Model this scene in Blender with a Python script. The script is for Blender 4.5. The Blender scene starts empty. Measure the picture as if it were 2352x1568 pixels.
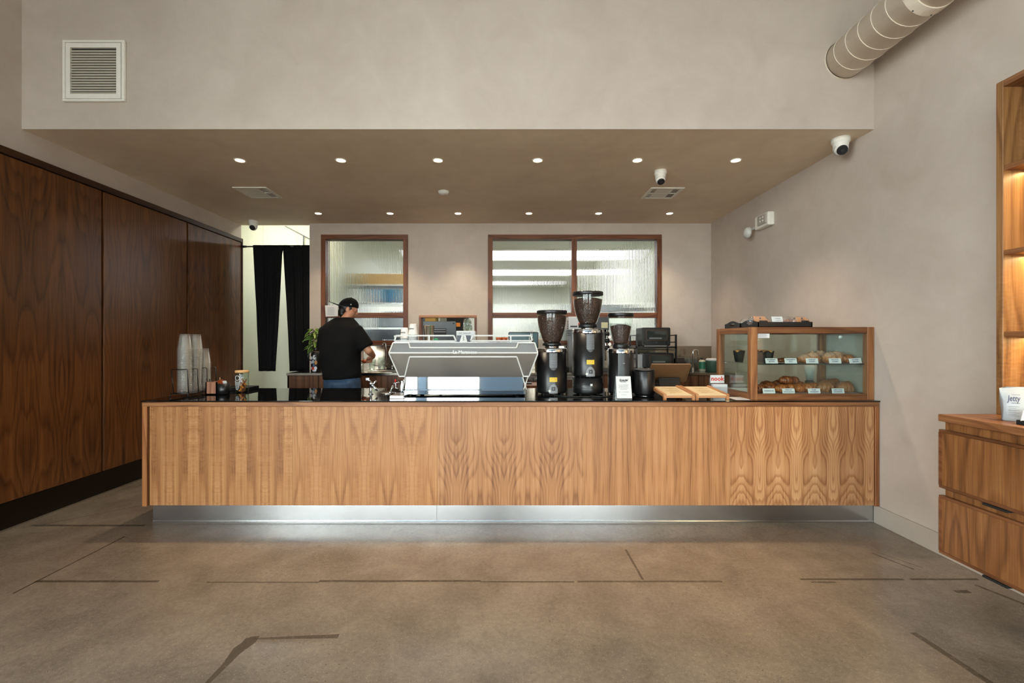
import bpy, bmesh, math, random
from mathutils import Vector, Matrix, noise as mnoise
random.seed(7)
C = bpy.context.scene.collection
SC = bpy.context.scene
# ------------------------------------------------------------------ camera, world, light, exposure
EYE, F, CX, CY = 1.362, 1045.33, 1165.0, 784.0      # eye height (m), focal length and vanishing point of the 2352x1568 frame
cam_data = bpy.data.cameras.new('camera'); cam = bpy.data.objects.new('camera', cam_data); C.objects.link(cam)
cam_data.sensor_width = 36.0; cam_data.lens = 16.0
cam_data.shift_x = (1176.0 - CX) / 2352.0; cam_data.shift_y = 0.0
cam_data.clip_start = 0.05; cam_data.clip_end = 200
cam.location = (0, 0, EYE); cam.rotation_euler = (math.pi / 2, 0, 0)
SC.camera = cam
w = bpy.data.worlds.new('sky'); SC.world = w; w.use_nodes = True
bg = w.node_tree.nodes['Background']; bg.inputs[0].default_value = (0.97, 0.975, 1.0, 1); bg.inputs[1].default_value = 11.0
vs = SC.view_settings
SC.display_settings.display_device = 'sRGB'
vs.view_transform = 'Standard'; vs.look = 'None'; vs.gamma = 1.0; vs.use_curve_mapping = False
vs.exposure = 0.79
cy = SC.cycles
cy.use_denoising = True
cy.max_bounces = 9; cy.diffuse_bounces = 5; cy.glossy_bounces = 5; cy.transmission_bounces = 8; cy.transparent_max_bounces = 24
cy.caustics_refractive = False; cy.caustics_reflective = False; cy.blur_glossy = 0.6; cy.sample_clamp_indirect = 5.0
SPOT_W, STRIP_W = 45.0, 7.5
def light(name, kind, loc, rot, energy, color, parent=None, **kw):
    d = bpy.data.lights.new(name, kind); d.energy = energy; d.color = color
    for k, v in kw.items():
        if k == 'portal': d.cycles.is_portal = v
        else: setattr(d, k, v)
    o = bpy.data.objects.new(name, d); o.location = loc; o.rotation_euler = rot; C.objects.link(o)
    if parent: o.parent = parent
    return o
# storefront window bays behind the camera: (x0, x1, z0, z1); portals sit in the openings and emit nothing themselves
FRONT_Y = -3.6
BAYS = [(-3.45, -2.16, 0.12, 2.75), (-1.97, -0.65, 0.12, 2.75), (0.42, 1.42, 0.06, 2.75), (1.50, 2.58, 0.06, 2.75)]
SIDE = (-3.35, -0.35, 0.45, 4.3)                          # unseen left window, added to light the right wall: y0, y1, z0, z1
light('window_portal', 'AREA', (-3.70, (SIDE[0] + SIDE[1]) / 2, (SIDE[2] + SIDE[3]) / 2), (0, -math.pi / 2, 0), 1.0, (1, 1, 1), shape='RECTANGLE', size=SIDE[3] - SIDE[2], size_y=SIDE[1] - SIDE[0], portal=True)
for x0, x1, z0, z1 in BAYS:
    light('window_portal', 'AREA', ((x0 + x1) / 2, FRONT_Y - 0.02, (z0 + z1) / 2), (math.pi / 2, 0, 0), 1.0, (1, 1, 1),
          shape='RECTANGLE', size=x1 - x0, size_y=z1 - z0, portal=True)

# ------------------------------------------------------------------ mesh helpers
def wx(px, Y): return (px - CX) * Y / F             # photograph measurement -> metres at a known depth
def wz(py, Y): return EYE - (py - CY) * Y / F
def org(o):
    v = Vector((0, 0, 0))
    while o is not None: v += o.location; o = o.parent
    return v
PRINT = ('print_lines', 'small_print', 'rule_lines', 'notice_print', 'handwriting')
class M:
    def __init__(s): s.v = []; s.f = []; s.sm = []
    def face(s, pts, sm=False):
        n = len(s.v); s.v += [tuple(p) for p in pts]; s.f.append(list(range(n, n + len(pts)))); s.sm.append(sm); return s
    def box(s, x0, x1, y0, y1, z0, z1):
        n = len(s.v)
        s.v += [(x0,y0,z0),(x1,y0,z0),(x1,y1,z0),(x0,y1,z0),(x0,y0,z1),(x1,y0,z1),(x1,y1,z1),(x0,y1,z1)]
        for f in ((0,3,2,1),(4,5,6,7),(0,1,5,4),(1,2,6,5),(2,3,7,6),(3,0,4,7)): s.f.append([n+i for i in f]); s.sm.append(False)
        return s
    def loft(s, rings, cap=True, sm=True, closed=True, loop=False):
        n = len(s.v); k = len(rings[0])
        for r in rings: s.v += [tuple(p) for p in r]
        R = len(rings)
        for i in range(R if loop else R - 1):
            a, b = n + i * k, n + ((i + 1) % R) * k
            for j in range(k if closed else k - 1):
                j2 = (j + 1) % k; s.f.append([a + j, a + j2, b + j2, b + j]); s.sm.append(sm)
        if cap and not loop:
            s.f.append([n + j for j in range(k)][::-1]); s.sm.append(False)
            s.f.append([n + (R - 1) * k + j for j in range(k)]); s.sm.append(False)
        return s
    def lathe(s, prof, c=(0, 0, 0), n=24, sm=True, axis='Z', cap=True, sx=1, sy=1):
        rings = []
        for r, h in prof:
            ring = []
            for i in range(n):
                a = 2 * math.pi * i / n; p, q = r * math.cos(a) * sx, r * math.sin(a) * sy
                if axis == 'Z': ring.append((c[0] + p, c[1] + q, c[2] + h))
                elif axis == 'Y': ring.append((c[0] + p, c[1] + h, c[2] + q))
                else: ring.append((c[0] + h, c[1] + p, c[2] + q))
            rings.append(ring)
        return s.loft(rings, cap, sm)
    def cyl(s, c, r, h, n=20, axis='Z', sm=True): return s.lathe([(r, 0), (r, h)], c, n, sm, axis)
    def tube(s, pts, r, n=8, loop=False, cap=True):
        pts = [Vector(p) for p in pts]; rad = r if isinstance(r, (list, tuple)) else [r] * len(pts)
        rings = []; up = None; N = len(pts)
        for i, p in enumerate(pts):
            if loop: t = pts[(i + 1) % N] - pts[i - 1]
            else: t = pts[min(i + 1, N - 1)] - pts[max(i - 1, 0)]
            t.normalize()
            if up is None: up = Vector((0, 0, 1)) if abs(t.z) < 0.9 else Vector((1, 0, 0))
            a = t.cross(up)
            if a.length < 1e-5: a = t.orthogonal()
            a.normalize(); up = a.cross(t).normalized()
            rings.append([p + rad[i] * (a * math.cos(2 * math.pi * j / n) + up * math.sin(2 * math.pi * j / n)) for j in range(n)])
        return s.loft(rings, cap, True, True, loop)
    def prism(s, poly, axis, a, b):
        def P(u, v, h):
            return (h, u, v) if axis == 'X' else ((u, h, v) if axis == 'Y' else (u, v, h))
        n = len(s.v); k = len(poly)
        s.v += [P(u, v, a) for u, v in poly] + [P(u, v, b) for u, v in poly]
        s.f.append(list(range(n, n + k))[::-1]); s.f.append(list(range(n + k, n + 2 * k))); s.sm += [False, False]
        for j in range(k): s.f.append([n + j, n + (j + 1) % k, n + k + (j + 1) % k, n + k + j]); s.sm.append(False)
        return s
    def ell(s, c, r, n=16, m=10, disp=None):
        rings = []
        for i in range(m + 1):
            t = math.pi * (i + (0.02 if i == 0 else (-0.02 if i == m else 0))) / m
            ring = []
            for j in range(n):
                a = 2 * math.pi * j / n
                d = Vector((math.sin(t) * math.cos(a), math.sin(t) * math.sin(a), -math.cos(t)))
                k = 1 + (disp(d) if disp else 0)
                ring.append((c[0] + d.x * r[0] * k, c[1] + d.y * r[1] * k, c[2] + d.z * r[2] * k))
            rings.append(ring)
        return s.loft(rings)
    def limb(s, pts, rad, n=12):
        s.tube(pts, rad, n)
        for p, r in zip(pts, rad): s.ell(p, (r, r, r), n, 8)
        return s
    def data(s, name, off=(0, 0, 0), bevel=0, seg=2):
        me = bpy.data.meshes.new(name)
        me.from_pydata([(a - off[0], b - off[1], c - off[2]) for a, b, c in s.v], [], s.f)
        me.polygons.foreach_set('use_smooth', s.sm)
        bm = bmesh.new(); bm.from_mesh(me)
        bmesh.ops.recalc_face_normals(bm, faces=bm.faces)
        if bevel:
            ed = [e for e in bm.edges if len(e.link_faces) == 2 and e.calc_face_angle(0) > 0.6]
            r = bmesh.ops.bevel(bm, geom=ed, offset=bevel, segments=seg, affect='EDGES', profile=0.5, clamp_overlap=True)
        bm.to_mesh(me); bm.free(); me.update()
        return me
    def islands(s):
        p = list(range(len(s.v)))
        def f(i):
            while p[i] != i: p[i] = p[p[i]]; i = p[i]
            return i
        for fc in s.f:
            for a in fc[1:]: p[f(a)] = f(fc[0])
        out = {}
        for fc, sm in zip(s.f, s.sm): out.setdefault(f(fc[0]), []).append((fc, sm))
        res = []
        for fs in out.values():
            m = M(); ix = {}
            for fc, sm in fs:
                for a in fc:
                    if a not in ix: ix[a] = len(m.v); m.v.append(s.v[a])
                m.f.append([ix[a] for a in fc]); m.sm.append(sm)
            res.append(m)
        return res
    def builds(s, name, mat, parent=None, bevel=0, seg=2): return [m.build(name, mat, parent, bevel, seg) for m in s.islands()]
    def build(s, name, mat, parent=None, bevel=0, seg=2):
        if parent is not None: off = org(parent); loc = (0, 0, 0)
        else:
            xs, ys, zs = zip(*s.v)
            off = Vector(((min(xs) + max(xs)) / 2, (min(ys) + max(ys)) / 2, min(zs))); loc = off
        me = s.data(name, off, bevel, seg); me.materials.append(mat)
        o = bpy.data.objects.new(name, me); o.location = loc; C.objects.link(o)
        if parent is not None: o.parent = parent
        if name in PRINT: o['kind'] = 'stuff'
        return o
def tag(o, label, cat, group=None, kind=None):
    if label: o['label'] = label
    if cat: o['category'] = cat
    if group: o['group'] = group
    if kind: o['kind'] = kind
    return o
def thing(name, label, cat, loc=(0, 0, 0), group=None):
    o = bpy.data.objects.new(name, None); o.empty_display_size = 0.05; o.location = loc; C.objects.link(o)
    return tag(o, label, cat, group)
def struct(name, mb, mat, label=None, cat=None, bevel=0):
    o = mb.build(name, mat, None, bevel); return tag(o, label, cat, None, 'structure')
def copy_tree(o, loc, label=None, rotz=None, parent=None):
    c = o.copy(); C.objects.link(c)
    if parent is not None: c.parent = parent
    else:
        c.location = loc
        if rotz is not None: c.rotation_euler = (0, 0, rotz)
        if label: c['label'] = label
    for ch in o.children: copy_tree(ch, None, parent=c)
    return c
def text(body, size, loc, mat, parent, rot=(math.pi / 2, 0, 0), name='lettering', align='CENTER', shear=0, depth=0.0003, bold=0, space=1.0, line=1.0, xs=1.0):
    cu = bpy.data.curves.new(name, 'FONT'); cu.body = body; cu.size = size; cu.align_x = align; cu.align_y = 'CENTER'
    cu.shear = shear; cu.extrude = depth; cu.offset = bold; cu.space_character = space; cu.space_line = line; cu.resolution_u = 2
    cu.materials.append(mat)
    tmp = bpy.data.objects.new(name, cu); me = bpy.data.meshes.new_from_object(tmp); bpy.data.objects.remove(tmp); bpy.data.curves.remove(cu)
    me.name = name
    if not me.materials: me.materials.append(mat)
    o = bpy.data.objects.new(name, me); o.location = Vector(loc) - org(parent); o.rotation_euler = rot; o.scale = (xs, 1, 1); C.objects.link(o); o.parent = parent
    return o
def frame4(name, m, parent, a0, a1, b0, b1, t, plane, p0, p1, tr=None, bevel=0):
    """four butt-jointed rails round a rectangle; plane 'Z' -> a=x b=y, 'Y' -> a=x b=z, 'X' -> a=y b=z"""
    tr = t if tr is None else tr
    for u0, u1, v0, v1 in ((a0, a1, b0, b0 + t), (a0, a1, b1 - t, b1), (a0, a0 + t, b0 + t, b1 - t), (a1 - tr, a1, b0 + t, b1 - t)):
        mb = M()
        if plane == 'Z': mb.box(u0, u1, v0, v1, p0, p1)
        elif plane == 'Y': mb.box(u0, u1, p0, p1, v0, v1)
        else: mb.box(p0, p1, u0, u1, v0, v1)
        mb.build(name, m, parent, bevel, 1)
def arc(c, r, a0, a1, n, plane='XZ'):
    out = []
    for i in range(n + 1):
        a = a0 + (a1 - a0) * i / n; p, q = r * math.cos(a), r * math.sin(a)
        out.append((c[0] + p, c[1], c[2] + q) if plane == 'XZ' else ((c[0] + p, c[1] + q, c[2]) if plane == 'XY' else (c[0], c[1] + p, c[2] + q)))
    return out
def rrect(x0, x1, z0, z1, r, n=4):
    pts = []
    for cx_, cz_, a in ((x1 - r, z1 - r, 0), (x0 + r, z1 - r, 90), (x0 + r, z0 + r, 180), (x1 - r, z0 + r, 270)):
        for i in range(n + 1):
            t = math.radians(a + 90 * i / n); pts.append((cx_ + r * math.cos(t), cz_ + r * math.sin(t)))
    return pts

# ------------------------------------------------------------------ materials
def s2l(c): return tuple(((v / 255) / 12.92 if v / 255 <= 0.04045 else ((v / 255 + 0.055) / 1.055) ** 2.4) for v in c) + (1,)
class NT:
    def __init__(s, name):
        s.m = bpy.data.materials.new(name); s.m.use_nodes = True; s.t = s.m.node_tree; s.b = s.t.nodes['Principled BSDF']
    def n(s, kind, **kw):
        o = s.t.nodes.new(kind)
        for k, v in kw.items(): setattr(o, k, v)
        return o
    def inp(s, sock, v):
        if v is None: return
        if hasattr(v, 'is_output') or isinstance(v, bpy.types.NodeSocket): s.t.links.new(v, sock)
        else: sock.default_value = v
    def math(s, op, a, b=None, c=None):
        o = s.n('ShaderNodeMath', operation=op); s.inp(o.inputs[0], a); s.inp(o.inputs[1], b)
        if c is not None: s.inp(o.inputs[2], c)
        return o.outputs[0]
    def noise(s, vec, scale=1, detail=3, rough=0.5, dist=0):
        o = s.n('ShaderNodeTexNoise'); s.inp(o.inputs['Vector'], vec); s.inp(o.inputs['Scale'], scale); s.inp(o.inputs['Detail'], detail)
        s.inp(o.inputs['Roughness'], rough); s.inp(o.inputs['Distortion'], dist); return o.outputs[0]
    def coord(s, kind='Object'): return s.n('ShaderNodeTexCoord').outputs[kind]
    def pos(s): return s.n('ShaderNodeNewGeometry').outputs['Position']
    def sep(s, v): o = s.n('ShaderNodeSeparateXYZ'); s.inp(o.inputs[0], v); return o.outputs
    def comb(s, x, y, z): o = s.n('ShaderNodeCombineXYZ'); s.inp(o.inputs[0], x); s.inp(o.inputs[1], y); s.inp(o.inputs[2], z); return o.outputs[0]
    def ramp(s, fac, stops):
        o = s.n('ShaderNodeValToRGB'); s.inp(o.inputs[0], fac); e = o.color_ramp.elements
        while len(e) < len(stops): e.new(0.5)
        for el, (p, c) in zip(e, stops): el.position = p; el.color = c
        return o.outputs[0]
    def mix(s, fac, a, b, mode='MIX'):
        o = s.n('ShaderNodeMix', data_type='RGBA', blend_type=mode); s.inp(o.inputs[0], fac); s.inp(o.inputs[6], a); s.inp(o.inputs[7], b); return o.outputs[2]
    def set(s, **kw):
        for k, v in kw.items(): s.inp(s.b.inputs[k.replace('_', ' ')], v)
        return s
    def bump(s, h, strength=0.2, dist=0.01):
        o = s.n('ShaderNodeBump'); s.inp(o.inputs['Strength'], strength); s.inp(o.inputs['Distance'], dist); s.inp(o.inputs['Height'], h)
        s.t.links.new(o.outputs[0], s.b.inputs['Normal'])
def mat(name, rgb, rough=0.5, metal=0.0, var=0.06, scale=30, spec=0.5, **kw):
    t = NT(name); c = s2l(rgb)
    f = t.noise(t.coord(), scale, 3)
    lo = tuple(v * (1 - var) for v in c[:3]) + (1,); hi = tuple(min(1, v * (1 + var)) for v in c[:3]) + (1,)
    t.set(Base_Color=t.ramp(f, [(0.3, lo), (0.7, hi)]), Roughness=rough, Metallic=metal, **{'Specular_IOR_Level': spec})
    t.set(**kw)
    return t.m
def emis(name, rgb, strength):
    t = NT(name); t.set(Base_Color=(0.02, 0.02, 0.02, 1), Emission_Color=s2l(rgb), Emission_Strength=strength); return t.m
def wood(name, dark, mid, light, axis='Z', leaf=0.36, amp=0.55, freq=60, curl=0.0, rough=0.42, seed=0.0, vs_=0.9, spec=0.35, world=False, streak=0.5, grain=0.2):
    t = NT(name); x, y, z = t.sep(t.pos() if world else t.coord())
    if axis == 'Z': u, v = t.math('ADD', x, y), z
    elif axis == 'X': u, v = t.math('ADD', z, y), x
    else: u, v = t.math('ADD', z, x), y
    u = t.math('ADD', u, seed * 0.37 + 20.0)
    if leaf: u = t.math('PINGPONG', u, leaf)
    h = t.noise(t.comb(t.math('MULTIPLY', u, 5.0), t.math('MULTIPLY', v, vs_), seed), 1, 1.5, 0.4)
    h2 = t.noise(t.comb(t.math('MULTIPLY', u, 22.0), t.math('MULTIPLY', v, 2.2), seed + 3), 1, 2)
    cont = t.math('ADD', t.math('ADD', t.math('MULTIPLY', u, 1.4), t.math('MULTIPLY', h, amp * 2)), t.math('MULTIPLY', h2, 0.06))
    band = t.ramp(t.math('FRACT', t.math('MULTIPLY', cont, freq / 6.283)), [(0.0, (1, 1, 1, 1)), (0.45, (.82, .82, .82, 1)), (0.80, (0, 0, 0, 1)), (1.0, (1, 1, 1, 1))])
    fine = t.noise(t.comb(t.math('MULTIPLY', u, 190.0), t.math('MULTIPLY', v, 4.0), seed), 1, 2)
    mid_ = t.noise(t.comb(t.math('MULTIPLY', u, 26.0), t.math('MULTIPLY', v, 0.7), seed + 9), 1, 2)
    blot = t.noise(t.comb(t.math('MULTIPLY', x, 3.0), t.math('MULTIPLY', y, 3.0), t.math('MULTIPLY', z, 3.0)), 1, 3)
    fac = t.math('ADD', t.math('MULTIPLY_ADD', blot, 0.16, -0.08), t.math('MULTIPLY', band, grain))
    fac = t.math('ADD', t.math('ADD', fac, t.math('MULTIPLY', fine, 0.38)), t.math('MULTIPLY', mid_, streak))
    if curl:
        cn = t.noise(t.comb(t.math('MULTIPLY', u, 16.0), t.math('MULTIPLY', v, 46.0), seed + 5), 1, 2, 0.5, 1.2)
        cm = t.ramp(t.noise(t.comb(t.math('MULTIPLY', u, 9.0), t.math('MULTIPLY', v, 1.5), seed + 6), 1, 1), [(0.42, (0, 0, 0, 1)), (0.62, (1, 1, 1, 1))])
        fac = t.math('ADD', fac, t.math('MULTIPLY', t.math('SUBTRACT', cn, 0.5), t.math('MULTIPLY', cm, curl)))
    col = t.ramp(fac, [(0.30, s2l(dark)), (0.56, s2l(mid)), (0.82, s2l(light))])
    t.set(Base_Color=col, Roughness=rough, **{'Specular_IOR_Level': spec})
    t.bump(fine, 0.06, 0.002)
    return t.m
def plaster(name, a, b, rough=0.75, scale=0.9, contrast=(0.32, 0.68)):
    t = NT(name); p = t.pos()
    n1 = t.noise(p, scale, 4, 0.6, 0.6); n2 = t.noise(p, scale * 5, 5, 0.65, 0.8)
    f = t.math('ADD', t.math('MULTIPLY', n1, 0.62), t.math('MULTIPLY', n2, 0.38))
    t.set(Base_Color=t.ramp(f, [(contrast[0], s2l(a)), (contrast[1], s2l(b))]), Roughness=rough, **{'Specular_IOR_Level': 0.3})
    t.bump(t.noise(p, 9, 5, 0.6), 0.12, 0.004)
    return t.m
def clear(name, tint=(1, 1, 1), refl=1.0, rough=0.02, base=0.0, body=(200, 205, 205)):
    """thin sheet: lets light straight through, mirrors at grazing angles, a little body colour"""
    t = NT(name); t.t.nodes.remove(t.b)
    tr = t.n('ShaderNodeBsdfTransparent'); tr.inputs[0].default_value = tint + (1,)
    gl = t.n('ShaderNodeBsdfGlossy'); gl.inputs['Roughness'].default_value = rough; gl.inputs[0].default_value = (1, 1, 1, 1)
    ge = t.n('ShaderNodeNewGeometry'); dp = t.n('ShaderNodeVectorMath', operation='DOT_PRODUCT'); t.t.links.new(ge.outputs['Normal'], dp.inputs[0]); t.t.links.new(ge.outputs['Incoming'], dp.inputs[1])
    one = t.math('SUBTRACT', 1.0, t.math('MINIMUM', t.math('ABSOLUTE', dp.outputs['Value']), 1.0)); fres = t.math('MULTIPLY_ADD', t.math('POWER', one, 5.0), 0.96, 0.04)
    m1 = t.n('ShaderNodeMixShader'); t.t.links.new(t.math('MULTIPLY', fres, refl), m1.inputs[0]); t.t.links.new(tr.outputs[0], m1.inputs[1]); t.t.links.new(gl.outputs[0], m1.inputs[2])
    out = m1
    if base:
        df = t.n('ShaderNodeBsdfDiffuse'); df.inputs[0].default_value = s2l(body)
        m2 = t.n('ShaderNodeMixShader'); m2.inputs[0].default_value = base; t.t.links.new(m1.outputs[0], m2.inputs[1]); t.t.links.new(df.outputs[0], m2.inputs[2]); out = m2
    t.t.links.new(out.outputs[0], t.t.nodes['Material Output'].inputs[0])
    return t.m
def steel(name, rgb=(200, 200, 200), rough=0.22, axis='X', aniso=0.0, streak=0.25):
    t = NT(name); x, y, z = t.sep(t.coord())
    if axis == 'X': v = t.comb(t.math('MULTIPLY', x, 1.2), t.math('MULTIPLY', y, 160.0), t.math('MULTIPLY', z, 160.0))
    else: v = t.comb(t.math('MULTIPLY', x, 160.0), t.math('MULTIPLY', y, 160.0), t.math('MULTIPLY', z, 1.2))
    f = t.noise(v, 1, 3)
    sm = t.noise(t.coord(), 3.0, 4)
    t.set(Base_Color=s2l(rgb), Metallic=1.0, Roughness=t.math('ADD', t.math('MULTIPLY_ADD', f, rough * streak * 2, rough * (1 - streak)), t.math('MULTIPLY_ADD', sm, rough * 0.5, -rough * 0.25)), Anisotropic=aniso)
    return t.m
WD, WM, WL = (106, 66, 38), (158, 108, 67), (188, 140, 94)
m_panel = [wood('walnut_panel', WD, WM, WL, 'Z', 0.178, 0.22, 60, 0.5, 0.4, 1.0, 0.9, grain=.14, streak=.64),
           wood('walnut_panel', WD, WM, WL, 'Z', 0.178, 0.36, 60, 0.25, 0.4, 4.3, 0.9, grain=.16, streak=.6),
           wood('walnut_panel', WD, (162, 114, 76), (190, 146, 106), 'Z', 0.178, 0.45, 85, 0.0, 0.4, 8.7, 1.3, grain=.15),
           wood('walnut_panel', WD, (164, 115, 75), (190, 144, 100), 'Z', 0.30, 0.16, 70, 0.0, 0.4, 12.1, 0.5, grain=.13),
           wood('walnut_panel', (100, 62, 38), (156, 107, 69), (194, 148, 104), 'Z', 0.137, 0.62, 105, 0.0, 0.4, 16.4, 1.5, grain=.2, streak=.6)]
m_rail = wood('walnut_rail', (92, 56, 33), (136, 90, 56), (168, 120, 80), 'X', 0, 0.3, 50, 0, 0.42, 2.2)
m_wal_x = wood('walnut_lengthwise', (66, 37, 20), (106, 65, 37), (140, 94, 58), 'X', 0, 0.35, 50, 0, 0.4, 5.0)
m_wal_y = wood('walnut_depthwise', (80, 47, 26), (120, 76, 45), (152, 106, 70), 'Y', 0, 0.35, 50, 0, 0.4, 5.5)
m_wal_z = wood('walnut_upright', (88, 52, 29), (132, 85, 50), (168, 118, 76), 'Z', 0, 0.25, 50, 0, 0.4, 6.0)
m_frame_x = wood('window_walnut_x', (60, 30, 16), (100, 56, 32), (130, 80, 50), 'X', 0, 0.3, 50, 0, 0.45, 7.0)
m_frame_z = wood('window_walnut_z', (60, 30, 16), (100, 56, 32), (130, 80, 50), 'Z', 0, 0.3, 50, 0, 0.45, 7.5)
m_cab = wood('dark_walnut_cabinet', (58, 34, 20), (96, 62, 40), (128, 90, 62), 'Z', 0, 0.15, 70, 0, 0.45, 9.0)
m_dark = [wood('dark_walnut_wall', (52, 30, 13), (92, 54, 26), (122, 77, 41), 'Z', 0.27, 0.55, 60, 0.0, 0.32, s, 0.8, 0.36, grain=.18) for s in (21.0, 24.5, 28.2)]  # wall walnut in a darker tone than the counter panels
m_darktrim = wood('dark_walnut_trim', (36, 20, 10), (56, 33, 18), (74, 46, 26), 'Y', 0, 0.2, 50, 0, 0.35, 3.0)
m_honey = wood('shelf_walnut', (88, 56, 30), (130, 90, 52), (160, 118, 76), 'Z', 0.2, 0.3, 50, 0.3, 0.4, 31.0)
m_draw = wood('drawer_walnut', (72, 43, 22), (116, 73, 39), (148, 102, 60), 'Z', 0.26, 0.3, 60, 0.0, 0.38, 33.0)
m_bamboo = mat('bamboo', (205, 160, 105), 0.5, var=0.1, scale=40)
m_wall = plaster('limewash_wall', (179, 165, 152), (199, 186, 175))
m_ceil = plaster('limewash_ceiling', (210, 190, 164), (232, 214, 190), 0.6, 0.7)
m_white = mat('white_paint', (232, 228, 218), 0.5, var=0.03)
m_frp = plaster('white_wall_board', (206, 208, 192), (216, 217, 202), 0.5, 0.5)
m_kitchen = plaster('kitchen_white', (200, 205, 192), (212, 216, 204), 0.7, 0.5)
m_duct = mat('painted_duct', (226, 214, 196), 0.55, var=0.03)
m_black = mat('black_plastic', (12, 12, 13), 0.38, var=0.15)
m_satin = mat('black_satin_metal', (13, 13, 14), 0.33, spec=0.5, var=0.1)
m_matte = mat('black_matte', (12, 12, 12), 0.7, var=0.2)
m_stone = mat('polished_black_stone', (10, 10, 11), 0.035, var=0.3, scale=60, spec=0.75)
m_wire = mat('black_wire', (14, 14, 14), 0.35)
m_steel = steel('brushed_steel', (205, 203, 198), 0.20)
m_kick = steel('kick_plate_steel', (190, 190, 190), 0.24, 'X', 0.0, 0.08)
m_mirror = steel('polished_steel', (228, 230, 232), 0.035, 'X', 0, 0.2)
m_grey = steel('brushed_grey_steel', (150, 143, 136), 0.36, 'X', 0, .1)
m_splash = steel('backsplash_steel', (170, 158, 142), 0.17, 'Z')
m_darkmetal = steel('dark_kick_metal', (70, 62, 54), 0.35)
m_chrome = mat('chrome', (225, 225, 225), 0.06, 1.0, var=0.01)
m_alu = mat('white_frame_metal', (198, 196, 190), 0.35, 0.0, var=0.02)
m_paper = mat('white_paper', (208, 208, 207), 0.6, var=0.015)
m_cream = mat('cream_paper', (204, 184, 146), 0.6, var=0.04)
m_kraft = mat('kraft_paper', (186, 130, 78), 0.65, var=0.08)
m_ink = mat('black_ink', (26, 26, 30), 0.6)
m_navy = mat('navy_ink', (40, 46, 84), 0.6)
m_red = mat('red_ink', (196, 60, 44), 0.6)
m_greyink = mat('grey_ink', (110, 112, 116), 0.6)
m_blackcloth = mat('black_cloth', (15, 15, 16), 0.9, var=0.4, scale=140, spec=0.12)
m_linen = mat('black_linen', (24, 24, 25), 0.95, var=0.65, scale=170, spec=0.05)
m_gold = mat('bronze_finish', (112, 80, 50), 0.5, 0.0, var=0.04)
m_green = mat('green_label', (44, 112, 84), 0.45, var=0.08)
m_teal = mat('teal_screen', (52, 84, 90), 0.25)
m_yellow = mat('yellow_label', (222, 188, 30), 0.5)
m_redplastic = mat('red_plastic', (205, 22, 26), 0.35)
m_dgrey = mat('dark_grey_plastic', (40, 42, 45), 0.4)
m_mgrey = mat('mid_grey_plastic', (120, 122, 124), 0.4)
m_orange = mat('orange_note', (236, 140, 44), 0.6)
m_blue = mat('blue_plastic', (50, 165, 235), 0.4)
m_card = mat('cardboard', (208, 168, 92), 0.7)
m_amber = mat('amber_glaze', (150, 70, 34), 0.25)
m_glass = clear('clear_glass', (0.93, 0.97, 0.95), 0.9)
m_pane = clear('case_glass', (0.92, 0.965, 0.95), 1.0)
m_acryl = clear('clear_acrylic', (0.97, 0.98, 0.98), 0.8, 0.05, 0.06)
m_cup = clear('clear_plastic_cup', (0.96, 0.96, 0.95), 1.1, 0.16, 0.055, (236, 234, 228))
m_wrap = clear('cellophane', (0.95, 0.95, 0.95), 1.3, 0.1, 0.1)
def beans_mat():
    t = NT('coffee_beans'); v = t.n('ShaderNodeTexVoronoi'); t.inp(v.inputs['Vector'], t.coord()); t.inp(v.inputs['Scale'], 150.0)
    t.set(Base_Color=t.ramp(v.outputs[0], [(0.0, s2l((104, 62, 40))), (0.45, s2l((58, 32, 21))), (0.8, s2l((20, 11, 8)))]), Roughness=0.38)
    t.bump(t.math('MULTIPLY', v.outputs[0], -1.0), 0.8, 0.006)
    return t.m
m_beans = beans_mat()
def fluted_mat():
    t = NT('fluted_glass'); t.set(Base_Color=(0.96, 0.99, 0.97, 1), Roughness=0.03, IOR=1.45); t.inp(t.b.inputs['Transmission Weight'], 1.0); return t.m
m_flute = fluted_mat()
def skin_mat():
    t = NT('skin'); f = t.noise(t.coord(), 25, 3)
    t.set(Base_Color=t.ramp(f, [(0.3, s2l((176, 120, 92))), (0.7, s2l((196, 142, 112)))]), Roughness=0.5); return t.m
m_skin = skin_mat()
def denim_mat():
    t = NT('denim'); f = t.noise(t.coord(), 8, 4); g = t.noise(t.coord(), 300, 2)
    t.set(Base_Color=t.ramp(t.math('ADD', t.math('MULTIPLY', f, 0.7), t.math('MULTIPLY', g, 0.3)), [(0.35, s2l((28, 48, 70))), (0.7, s2l((58, 88, 118)))]), Roughness=0.85); return t.m
m_denim = denim_mat()
m_hair = mat('black_hair', (14, 11, 10), 0.5, var=0.3, scale=90)
m_leaf = mat('leaf_green', (104, 142, 52), 0.42, var=0.25, scale=20)
m_stem = mat('plant_stem', (150, 136, 86), 0.6)
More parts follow.
